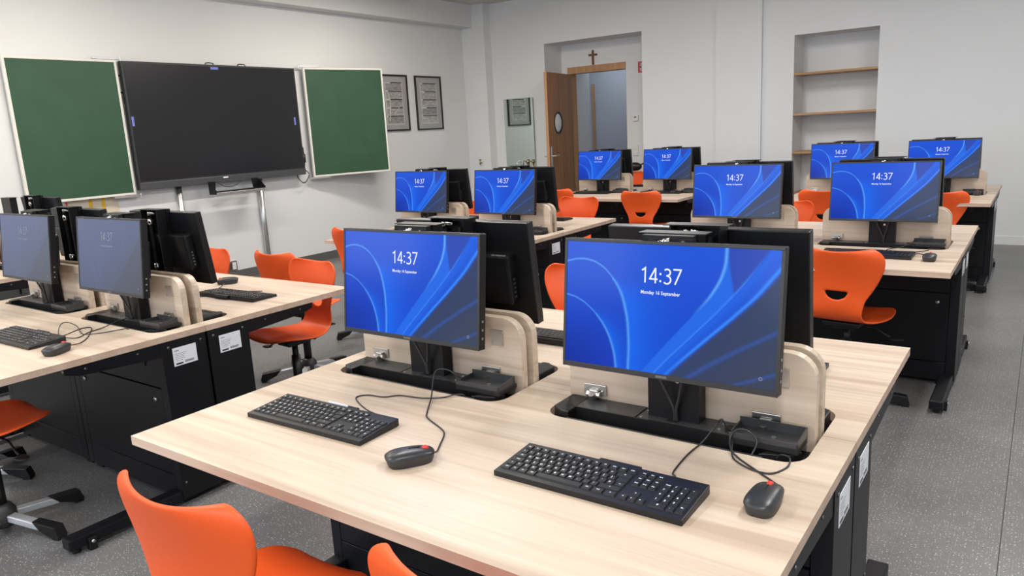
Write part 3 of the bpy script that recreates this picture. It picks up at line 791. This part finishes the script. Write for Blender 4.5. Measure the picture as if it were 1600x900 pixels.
# ================================================================== KEYBOARD AND MOUSE
def key_layout():
    u = .01865; K = []          # (x, y, w, h, text) from the top-left corner, y downwards in rows
    def row(y, items, x=0.0, h=1.0):
        for it in items:
            wd, tx = (it if isinstance(it, tuple) else (1.0, it))
            if tx is not None: K.append((x, y, wd, h, tx))
            x += wd
    row(0, [(1.0, 'Esc')] + [(14/12.0*1.0, 'F%d' % k) for k in range(1, 13)])
    row(1, ['^', '1', '2', '3', '4', '5', '6', '7', '8', '9', '0', '-', '=', (2.0, '<')])
    row(2, [(1.5, 'Tab'), 'Q', 'W', 'E', 'R', 'T', 'Z', 'U', 'I', 'O', 'P', '[', ']', (1.5, '')])
    row(3, [(1.75, 'Caps'), 'A', 'S', 'D', 'F', 'G', 'H', 'J', 'K', 'L', ';', "'", '#', (1.25, '<-')])
    row(4, [(1.25, '^'), '<', 'Y', 'X', 'C', 'V', 'B', 'N', 'M', ',', '.', '/', (2.75, '^')])
    row(5, [(1.25, 'Ctrl'), (1.0, 'Fn'), (1.25, 'o'), (1.25, 'Alt'), (6.0, ''), (1.25, 'Alt'), (1.5, 'Ctrl'), (1.5, '>')])
    nx = 15.35
    row(0, ['Prt', 'Scr', 'Brk'], nx); row(1, ['Ins', 'Hm', 'Up'], nx); row(2, ['Del', 'End', 'Dn'], nx)
    row(4, [None, '^', None], nx); row(5, ['<', 'v', '>'], nx)
    px = 18.7
    row(1, ['Num', '/', '*', '-'], px); row(2, ['7', '8', '9'], px); row(3, ['4', '5', '6'], px); row(4, ['1', '2', '3'], px); row(5, [(2.0, '0'), '.'], px)
    K.append((px+3, 2, 1, 2, '+')); K.append((px+3, 4, 1, 2, 'En'))
    return u, K
def keyboard_proto(individual=True):
    """origin at the middle of the footprint, user at -y"""
    t = thing('keyboard', '', 'keyboard')
    L, W = .437, .142; slope = math.radians(3.6)
    tilt = Matrix.Translation((0, -W/2, .0125)) @ Matrix.Rotation(slope, 4, 'X')
    m = MB(); m.prism_yz([(-W/2, 0), (W/2, .002), (W/2, .0215), (-W/2, .0125)], -L/2, L/2, bev=.002)
    m.box(-.035, .065, W/2-.004, W/2+.011, .006, .0212, .002)
    m.build('keyboard_case', KBBODY, t)
    u, K = key_layout(); gap = .0022; dy = .0188; y_top = W-.012
    cache = {}; glyph = {}
    leg = bmesh.new()
    joined = MB()
    x_off = -L/2+.0085
    for (kx, ky, kw, kh, tx) in K:
        w_, h_ = kw*u-gap, kh*dy-gap
        y1 = y_top - ky*dy - (0.003 if ky > 0 else 0)
        cx = x_off + kx*u + kw*u/2; cy = y1 - kh*dy/2
        if individual:
            k_ = (round(kw, 3), round(kh, 3))
            if k_ not in cache:
                mm = MB(); a, b = w_/2, h_/2
                lo = [mm.bm.verts.new(p) for p in ((-a, -b, 0), (a, -b, 0), (a, b, 0), (-a, b, 0))]
                hi = [mm.bm.verts.new(p) for p in ((-a+.0016, -b+.0016, .0036), (a-.0016, -b+.0016, .0036), (a-.0016, b-.0010, .0036), (-a+.0016, b-.0010, .0036))]
                mm.bm.faces.new(hi)
                for i in range(4): mm.bm.faces.new((lo[i], lo[(i+1) % 4], hi[(i+1) % 4], hi[i]))
                cache[k_] = mm.mesh(); cache[k_].name = 'key'
            o = link('key', cache[k_], KEYCAP, t)
            o.matrix_local = tilt @ Matrix.Translation((cx, cy, 0))
        else:
            joined.box(cx-w_/2, cx+w_/2, cy-h_/2, cy+h_/2, 0, .0036)
        if tx and individual:
            if tx not in glyph: glyph[tx] = text_mesh(tx, .0075 if len(tx) == 1 else (.0052 if len(tx) < 4 else .0045), bold=.00016)
            b2 = bmesh.new(); b2.from_mesh(glyph[tx])
            b2.transform(tilt @ Matrix.Translation((cx-(.0022 if len(tx) == 1 and kw == 1 else 0), cy+.001, .0038)))
            tmp = D.meshes.new('t'); b2.to_mesh(tmp); b2.free(); leg.from_mesh(tmp); D.meshes.remove(tmp)
    if individual:
        me = D.meshes.new('key_legend'); leg.to_mesh(me); link('key_legend', me, WHITE_INK, t)['kind'] = 'stuff'
    else:
        o = joined.build('keys', KEYCAP, t); o.data.transform(tilt); o['kind'] = 'stuff'
    leg.free()
    return t
def mouse_proto():
    """origin under the body, cable end towards +y"""
    t = thing('computer_mouse', '', 'mouse')
    m = MB(); bm = m.bm; n, st = 28, 12; rings = []
    def outline(a):
        c, s_ = math.cos(a), math.sin(a); e = .60
        x = .0305*math.copysign(abs(c)**e, c); y = .057*math.copysign(abs(s_)**.66, s_)
        x *= 1+.06*(-y/.057)
        return x, y
    levels = [(.84, 0), (.90, .004), (.955, .012), (1.0, .0215), (1.0, .0222)]
    for sc, z in levels: rings.append([bm.verts.new((outline(2*PI*k/n)[0]*sc, outline(2*PI*k/n)[1]*sc, z)) for k in range(n)])
    lower_top = rings[-1]
    for a, b in zip(rings, rings[1:]):
        for k in range(n): bm.faces.new((a[k], a[(k+1) % n], b[(k+1) % n], b[k]))
    bm.faces.new(list(reversed(rings[0])))
    bm.faces.new(rings[-1])
    m.build('mouse_base', mat('mouse_base_plastic', (.034, .034, .035), .5), t, True)
    m = MB(); bm = m.bm; rings = []
    for i in range(9):
        f = i/8; sc = math.cos(f*PI/2)**.75 if i < 8 else 0
        row = []
        for k in range(n):
            x, y = outline(2*PI*k/n); x *= sc*1.015; y *= sc*1.015
            hh = .0140*math.sin(f*PI/2)*(1-.22*((y-(-.012))/.06)**2)
            row.append(bm.verts.new((x, y, .0222+hh)))
            if i == 8: break
        rings.append(row)
    for a, b in zip(rings[:-2], rings[1:-1]):
        for k in range(n): bm.faces.new((a[k], a[(k+1) % n], b[(k+1) % n], b[k]))
    for k in range(n): bm.faces.new((rings[-2][k], rings[-2][(k+1) % n], rings[-1][0]))
    m.build('mouse_shell', MOUSEM, t, True)
    box(-.0005, .0005, -.002, .024, .024, .0374).build('button_gap', BLACK_DEEP, t)
    m = MB(); m.cyl((-.0045, .036, .0275), (.0045, .036, .0275), .0095, n=16); m.build('scroll_wheel', RED, t, True)
    return t

# ================================================================== CHAIR
def chair_shell():
    # profile: arc from the top of the back to the seat front (y forward, z up)
    prof = [(-.238, .862), (-.234, .845), (-.222, .80), (-.207, .74), (-.197, .68), (-.194, .62), (-.196, .572), (-.195, .532), (-.184, .495), (-.160, .468), (-.118, .453), (-.055, .447), (.03, .450), (.10, .458), (.16, .464), (.20, .462), (.228, .450)]
    P = [Vector((0, y, z)) for y, z in prof]
    Q = []
    for i in range(len(P)-1):
        p0 = P[max(i-1, 0)]; p1 = P[i]; p2 = P[i+1]; p3 = P[min(i+2, len(P)-1)]
        for k in range(10):
            t = k/10; Q.append(.5*((2*p1) + (p2-p0)*t + (2*p0-5*p1+4*p2-p3)*t*t + (-p0+3*p1-3*p2+p3)*t**3))
    Q.append(P[-1])
    L = [0.0]
    for a, b in zip(Q, Q[1:]): L.append(L[-1]+(b-a).length)
    Ltot = L[-1]
    NS, NXn = 62, 26
    ss = np.linspace(0, Ltot, NS+1)
    py = np.interp(ss, L, [q.y for q in Q]); pz = np.interp(ss, L, [q.z for q in Q])
    wpt = [(0, .18), (.008, .204), (.02, .224), (.04, .239), (.07, .245), (.11, .240), (.17, .216), (.23, .184), (.28, .152), (.32, .142), (.36, .138), (.40, .145), (.44, .165), (.49, .196), (.55, .222), (.61, .232), (.67, .228), (.72, .217), (.745, .204), (.765, .188), (.78, .168), (.79, .148), (Ltot, .115)]
    wpt = [(a*Ltot/.80, b) for a, b in wpt[:-1]] + [(Ltot, .115)]
    wv = np.interp(ss, [a for a, b in wpt], [b for a, b in wpt])
    ker = np.array([.25, .5, .25]); w2 = wv.copy(); w2[2:-2] = np.convolve(np.pad(wv, 1, mode='edge'), ker, 'valid')[2:-2]; wv = w2
    bm = bmesh.new(); G = []
    KXY, KZ = .889, .915
    hs, hw = .238, .062        # handle hole: s position of its flat edge, half width
    for i in range(NS+1):
        s_ = ss[i]; f = s_/Ltot; row = []
        back = max(0.0, 1-s_/(.36)); seat = max(0.0, min(1.0, (s_-.42)/.2))
        for j in range(NXn+1):
            uu = -1 + 2*j/NXn; x = uu*wv[i]
            y = py[i] + .056*back**.8*abs(uu)**2.2 ; z = pz[i] + .012*seat*uu*uu*(1-.0*f)
            z += (-.010 + .016*abs(uu)**1.6)*max(0, 1-s_/.20)
            x, y, z = x*KXY, y*KXY, .47+(z-.47)*(KZ if z > .47 else .9)
            row.append((bm.verts.new((x, y, z)), x/KXY, s_))
        G.append(row)
    def inhole(x, s_): return s_ > hs and (x/hw)**2 + ((s_-hs)/.046)**2 < 1
    for i in range(NS):
        for j in range(NXn):
            q = [G[i][j], G[i][j+1], G[i+1][j+1], G[i+1][j]]
            cx = sum(a[1] for a in q)/4; cs = sum(a[2] for a in q)/4
            if inhole(cx, cs): continue
            bm.faces.new([a[0] for a in q])
    # snap hole boundary to the D outline
    hc = hs+.018
    for i in range(NS+1):
        for j in range(NXn+1):
            v, x, s_ = G[i][j]
            if abs(x) < hw+.02 and abs(s_-hc) < .06 and any(len(e.link_faces) == 1 for e in v.link_edges) and len(v.link_faces) > 0 and 0 < j < NXn:
                dx, ds = x, s_-hc; l = math.hypot(dx, ds) or 1e-6; dx /= l; ds /= l
                lo, hi = 0, .1
                for _ in range(20):
                    mid = (lo+hi)/2
                    if inhole(dx*mid, hc+ds*mid): lo = mid
                    else: hi = mid
                nx_, ns_ = dx*lo, hc+ds*lo
                y0 = v.co.y + (np.interp(ns_, ss, py) - py[i])*KXY; z0 = v.co.z + (np.interp(ns_, ss, pz) - pz[i])*KZ
                v.co = Vector((nx_*KXY, y0, z0))
    for v in [v for v in bm.verts if not v.link_faces]: bm.verts.remove(v)
    bmesh.ops.recalc_face_normals(bm, faces=bm.faces)
    me = D.meshes.new('shell'); bm.to_mesh(me); bm.free()
    for p in me.polygons: p.use_smooth = True
    return me
def chair_proto():
    t = thing('swivel_chair', '', 'chair')
    o = link('seat_shell', chair_shell(), ORANGE, t)
    md = o.modifiers.new('thickness', 'SOLIDIFY'); md.thickness = .010; md.offset = 0
    md = o.modifiers.new('smooth', 'SUBSURF'); md.levels = 1; md.render_levels = 1
    m = MB(); m.box(-.09, .09, -.10, .10, .418, .440, .005); m.box(-.055, .055, -.07, .07, .398, .420, .005)
    for x in (-.075, .075):
        for y in (-.08, .08): m.cyl((x, y, .412), (x, y, .42), .008, n=10)
    m.build('seat_plate', BLACK_SAT, t)
    MB().cyl((0, 0, .09), (0, 0, .345), .024, n=20).build('gas_column', BLACK_SAT, t, True)
    MB().cyl((0, 0, .27), (0, 0, .402), .0165, n=20).build('gas_rod', BLACK_SAT, t, True)
    m = MB(); m.tube([(.05, .02, .408), (.12, .03, .402), (.17, .03, .375), (.20, .03, .362)], .005); m.sphere((.225, .03, .355), .03, Matrix.Diagonal((1.2, .8, .22, 1)))
    m.build('height_lever', BLACK_SAT, t, True)
    m = MB(); m.lathe([(.028, .02), (.048, .03), (.052, .06), (.050, .09), (.036, .115), (.030, .12)], 24); m.build('base_hub', mat('hub_plastic', (.03, .03, .033), .45), t, True)
    for k in range(5):
        a = 2*PI*k/5 + PI/2
        M = Matrix.Rotation(a, 4, 'Z')
        m = MB(); m.box(.045, .205, -.019, .019, .050, .078, .004)
        m.bm.transform(Matrix.Identity(4))
        for v in m.bm.verts: v.co.z -= max(0, v.co.x-.05)*.12
        lg = m.build('base_leg', LEG_ALU, t); lg.data.transform(M)
        m = MB(); m.prism_xz([(.175, .068), (.29, .056), (.305, .012), (.27, .006), (.235, .022), (.205, .034)], -.022, .022, bev=.004); m.box(.268, .30, -.02, .02, 0, .012)
        gl = m.build('leg_glide', BLACK_SAT, lg); gl.data.transform(M)
    return t

# ================================================================== PLACE EVERYTHING
desk0 = desk_proto(); mon_lit = monitor_proto(False); mon_washed = monitor_proto(True)
kb_full = keyboard_proto(True); kb_far = keyboard_proto(False); mouse0 = mouse_proto(); chair0 = chair_proto()
USED = set()
def place(proto, loc, rotz, label, group=None):
    if proto.name in USED: o = copy_tree(proto)
    else: USED.add(proto.name); o = proto
    o.location = loc; o.rotation_euler = (0, 0, rotz); o['label'] = label
    if group: o['group'] = group
    return o
BLOCKS = {'R1': (0.0, 0.0), 'R2': (-.008, 2.924), 'R3': (-.011, 5.823), 'L1': (-2.557, 0.0), 'L2': (-2.507, 2.846), 'L3': (-2.58, 5.923), 'LL': (-4.98, .50)}
SEAM = {k: (x-.8135, y+.8225) for k, (x, y) in BLOCKS.items()}
DESK_LABEL = {
    'R1f': 'ash desk in the right foreground, nearest the camera, holding two keyboards', 'R1b': 'ash desk backing onto the near foreground desk, behind its lit monitors',
    'R2f': 'ash desk in the middle right row with a chair at its black cabinet', 'R2b': 'ash desk backing onto the middle right desk, behind its monitors',
    'R3f': 'ash desk at the far right against the back wall side', 'R3b': 'ash desk hidden behind the far right monitors by the shelf niche',
    'L1f': 'ash desk at the left edge with two greyed monitors', 'L1b': 'ash desk backing onto the left greyed-monitor desk, orange chair at its end',
    'L2f': 'ash desk in the middle left row under two blue monitors, wall pictures behind', 'L2b': 'ash desk backing onto the middle left row desk, before the open door',
    'L3f': 'ash desk in the far left row in front of the open door', 'L3b': 'ash desk backing onto the far left row desk, nearest the door wall',
    'LLf': 'ash desk corner at the far left, mostly behind the leftmost greyed monitor', 'LLb': 'ash desk end showing beyond the left desk, below the chalkboard'}
for k in BLOCKS:
    x, y = SEAM[k]
    of = place(desk0, (x, y, 0), 0, DESK_LABEL[k+'f'], 'ash computer desks')
    ob = place(desk0, (x, y, 0), PI, DESK_LABEL[k+'b'], 'ash computer desks')
    if k == 'LL':
        for dk in (of, ob):
            for ch in [c for c in dk.children if c.name.startswith('label_sticker')]:
                for q in list(ch.children)+[ch]: D.objects.remove(q)
MON = [  # block, half, side (-1 left, +1 right in the picture), washed (grey off-axis wash painted in), label
    ('R1', 'f', -1, 0, 'lit blue monitor on the left of the foreground desk'), ('R1', 'f', 1, 0, 'largest lit blue monitor, on the right of the foreground desk'),
    ('R1', 'b', -1, 0, 'black monitor back showing right of the left foreground monitor'), ('R1', 'b', 1, 0, 'black monitor back behind the largest foreground monitor'),
    ('R2', 'f', -1, 0, 'lit blue monitor on the left of the middle right desk'), ('R2', 'f', 1, 0, 'lit blue monitor on the right of the middle right desk, orange chair before it'),
    ('R2', 'b', -1, 0, 'black monitor back behind the left monitor of the middle right desk'), ('R2', 'b', 1, 0, 'black monitor back behind the right monitor of the middle right desk'),
    ('R3', 'f', -1, 0, 'lit blue monitor in front of the shelf niche'), ('R3', 'f', 1, 0, 'lit blue monitor farthest right, against the bare back wall'),
    ('R3', 'b', -1, 0, 'black monitor edge behind the monitor at the shelf niche'), ('R3', 'b', 1, 0, 'black monitor edge behind the farthest right monitor'),
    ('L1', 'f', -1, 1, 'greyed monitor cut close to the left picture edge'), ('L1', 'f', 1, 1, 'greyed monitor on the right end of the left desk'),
    ('L1', 'b', -1, 0, 'black monitor back between the two greyed monitors'), ('L1', 'b', 1, 0, 'black monitor back with a rear box, right of the greyed monitors'),
    ('L2', 'f', -1, 0, 'lit blue monitor below the framed prints, left of its pair'), ('L2', 'f', 1, 0, 'lit blue monitor below the mirror, right of its pair'),
    ('L2', 'b', -1, 0, 'black monitor back behind the monitor below the framed prints'), ('L2', 'b', 1, 0, 'black monitor back behind the monitor below the mirror'),
    ('L3', 'f', -1, 0, 'lit blue monitor directly in front of the doorway'), ('L3', 'f', 1, 0, 'lit blue monitor just right of the light switch'),
    ('L3', 'b', -1, 0, 'black monitor back behind the doorway monitor'), ('L3', 'b', 1, 0, 'black monitor back behind the monitor by the light switch'),
    ('LL', 'b', 1, 0, 'black monitor back at the far left under the chalkboard')]
for k, half, side, washed, lab in MON:
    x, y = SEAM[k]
    place(mon_washed if washed else mon_lit, (x+side*WS, y, TOP), 0 if half == 'f' else PI, lab, 'computer monitors')
KB = [  # full?, x, y, rot deg, label
    (1, -1.238, .316, 1.2, 'black keyboard before the left foreground monitor'), (1, -.416, .354, 0, 'black keyboard nearest the camera, before the largest monitor'),
    (1, -3.105, .335, 1.5, 'black keyboard on the left greyed-monitor desk beside a mouse'), (1, -2.965, 1.262, 182, 'black keyboard on the left rear desk beside an orange chair'),
    (0, -1.21, 1.262, 180, 'black keyboard peeking out between the two foreground monitors'), (0, -.395, 1.275, 180, 'black keyboard corner behind the right foreground wooden panel'),
    (0, -.425, 3.285, 0, 'black keyboard under the right monitor of the middle right desk'), (0, -3.06, 4.30, 180, 'black keyboard on the middle left rear desk near the door chairs'),
    (0, -3.86, 4.28, 180, 'black keyboard between the two middle left monitors'), (0, -3.84, 6.50, 0, 'black keyboard on the far left desk before the doorway monitor'),
    (0, -3.02, 6.56, 0, 'black keyboard on the far left desk beside a mouse'), (0, -3.80, 7.40, 180, 'black keyboard on the far rear desk under the orange chair with a bag')]
for full, x, y, r, lab in KB: place(kb_full if full else kb_far, (x, y, TOP), math.radians(r), lab, 'black keyboards')
tagp = MB().box(-.045, .03, .0715, .0735, .012, .026, 0, M=Matrix.Translation((0, 0, 0))).build('paper_tag', PAPER, kb_full); tagp['label'] = 'white paper tag on the rear edge'
MOUSE = [(-.842, .240, -38, 'black mouse with red wheel left of the near keyboard'), (-.091, .430, 0, 'black mouse with red wheel at the right desk edge'),
         (-2.725, .305, 24, 'black mouse beside the keyboard on the left desk'), (-3.318, 1.452, 180-38, 'black mouse on the left rear desk by the keyboard'),
         (-.128, 3.235, 0, 'black mouse on the middle right desk'), (-2.885, 6.555, 0, 'black mouse on the far left desk'), (-.145, 6.475, 0, 'black mouse at the end of the far right desk')]
for x, y, r, lab in MOUSE: place(mouse0, (x, y, TOP), math.radians(r), lab, 'computer mice')
CHAIR = [  # x, y, rot deg (0 = facing +y), seat height offset, label
    (-1.055, -.045, 3, 0, 'orange swivel chair at the left seat of the foreground desk, back to the camera'),
    (-.38, .03, 3, -.005, 'orange swivel chair only showing its back tip at the bottom edge'),
    (-3.036, .119, 0, 0, 'orange swivel chair cut by the left picture edge'),
    (-2.965, 1.575, 175, .012, 'orange swivel chair facing the camera at the end of the left desk'),
    (-3.478, 2.06, -2, .01, 'orange swivel chair back to back behind the left desk end chair'),
    (-4.02, 1.65, 180, .02, 'orange swivel chair behind the left rear desk, wall socket beside it'),
    (-3.80, 2.98, 0, .02, 'orange swivel chair half hidden by the left foreground monitor'),
    (-1.464, 1.93, 175, .005, 'orange swivel chair facing the camera between the foreground monitors'),
    (-.467, 3.09, -8, .005, 'orange swivel chair at the middle right desk, handle hole in its back'),
    (-3.245, 5.0, 180, .012, 'orange swivel chair facing the camera behind the middle left desk'),
    (-3.954, 6.06, 0, .02, 'orange swivel chair before the open door, dark back'),
    (-2.955, 6.03, 3, 0, 'orange swivel chair with handle hole at the far left desk'),
    (-1.214, 5.98, 0, .02, 'orange swivel chair before the monitor at the shelf niche'),
    (-1.309, 4.84, 180, .009, 'orange swivel chair facing the camera between the middle right monitors'),
    (-.365, 6.0, 0, .005, 'orange swivel chair at the farthest right desk'),
    (-4.27, 8.15, 180, .03, 'orange swivel chair at the door wall with a black bag on its back'),
    (-4.36, 4.65, 180, 0, 'orange swivel chair glimpsed between the two middle left monitors'),
    (-3.72, .22, 20, 0, 'orange swivel chair outside the left edge, only one base leg showing')]
for x, y, r, dz, lab in CHAIR:
    o = place(chair0, (x, y, 0), math.radians(r), lab, 'orange swivel chairs')
    for ch in o.children:
        if ch.name.split('.')[0] in ('seat_shell', 'seat_plate', 'height_lever', 'gas_rod'): ch.location.z = dz
o = thing('shoulder_bag', 'black bag hung on the orange chair at the door wall', 'bag', (-4.21, 8.335, .86))
m = MB(); m.sphere((0, 0, .06), .11, Matrix.Diagonal((1, .5, .55, 1))); m.build('bag_body', BLACK_SAT, o, True)
m = MB(); m.tube([(.08, 0, .08), (.15, 0, .11), (.19, 0, .13), (.17, 0, .02), (.12, 0, -.03)], .009); m.build('bag_strap', BLACK_SAT, o, True)

# loose cables on the near desks
def cable(pts, label):
    m = MB(); m.tube([(x, y, max(z, TOP+.0024)) if z > .741 else (x, y, z) for x, y, z in pts], .0021, 8, 6)
    tag(m.build('data_cable', CABLE, None, True), label, 'cable', 'keyboard and mouse cables')
cable([(-.268, .425, .757), (-.285, .455, .747), (-.3, .482, .742), (-.306, .578, .742), (-.297, .645, .749), (-.287, .70, .77), (-.271, .697, .79), (-.262, .703, .768), (-.258, .72, .754)], 'thin black keyboard cable kinked up before the largest monitor')
cable([(-.078, .485, .752), (-.088, .515, .745), (-.105, .535, .742), (-.151, .57, .742), (-.2, .609, .742), (-.224, .628, .75), (-.241, .666, .757), (-.229, .673, .78), (-.202, .67, .785), (-.179, .666, .765), (-.185, .64, .735), (-.19, .65, .70)], 'thin black mouse cable looping into the tray at the right desk edge')
cable([(-.255, .72, .756), (-.24, .68, .754), (-.22, .62, .746), (-.203, .595, .742), (-.159, .569, .742), (-.119, .571, .742), (-.099, .616, .742), (-.102, .646, .750), (-.123, .66, .748), (-.135, .665, .735)], 'second thin black cable loop beside the right desk mouse')
cable([(-1.088, .385, .757), (-1.11, .405, .75), (-1.176, .43, .742), (-1.246, .461, .742), (-1.287, .492, .742), (-1.268, .52, .742), (-1.213, .53, .742), (-1.179, .561, .742), (-1.104, .575, .742), (-1.055, .605, .742), (-1.025, .635, .747), (-1.01, .65, .74), (-1.0, .66, .70)], 'thin black keyboard cable before the left foreground monitor')
cable([(-.808, .285, .755), (-.825, .315, .744), (-.847, .352, .742), (-.875, .399, .742), (-.905, .425, .742), (-.987, .465, .742), (-1.018, .497, .742), (-1.075, .58, .748), (-1.125, .65, .775), (-1.137, .682, .79), (-1.107, .697, .79), (-1.08, .71, .77), (-1.075, .73, .756)], 'thin black mouse cable zigzagging to the left foreground monitor')
cable([(-2.748, .357, .753), (-2.78, .41, .744), (-2.83, .46, .742), (-2.915, .517, .742), (-3.02, .572, .742), (-3.043, .538, .742), (-2.99, .44, .742), (-3.03, .445, .752), (-3.118, .497, .765), (-3.128, .528, .765), (-3.052, .531, .755), (-2.93, .497, .742), (-2.871, .547, .742), (-2.835, .60, .746), (-2.826, .635, .74), (-2.80, .645, .70)], 'thin black mouse cable curling on the left desk')
cable([(-2.93, .402, .757), (-2.91, .43, .746), (-2.89, .46, .742), (-2.94, .524, .742), (-2.956, .591, .744), (-2.97, .66, .754), (-2.975, .705, .756)], 'thin black keyboard cable crossing the left desk')
cable([(-2.88, 1.335, .757), (-2.93, 1.38, .744), (-3.05, 1.33, .742), (-3.12, 1.2, .742), (-3.17, 1.06, .744), (-3.2, .98, .74), (-3.2, .96, .70)], 'thin black keyboard cable on the left rear desk')
cable([(-3.287, 1.41, .752), (-3.25, 1.36, .744), (-3.2, 1.27, .742), (-3.16, 1.12, .743), (-3.14, .99, .745), (-3.14, .97, .70)], 'thin black mouse cable on the left rear desk')
cable([(-.30, 3.36, .757), (-.33, 3.42, .744), (-.36, 3.50, .742), (-.30, 3.54, .75), (-.26, 3.56, .768), (-.24, 3.60, .758), (-.245, 3.635, .755)], 'thin black keyboard cable on the middle right desk')
cable([(-.128, 3.297, .752), (-.15, 3.35, .744), (-.19, 3.40, .742), (-.23, 3.38, .742), (-.22, 3.44, .742), (-.17, 3.52, .742), (-.17, 3.56, .744), (-.175, 3.575, .70)], 'thin black mouse cable on the middle right desk')
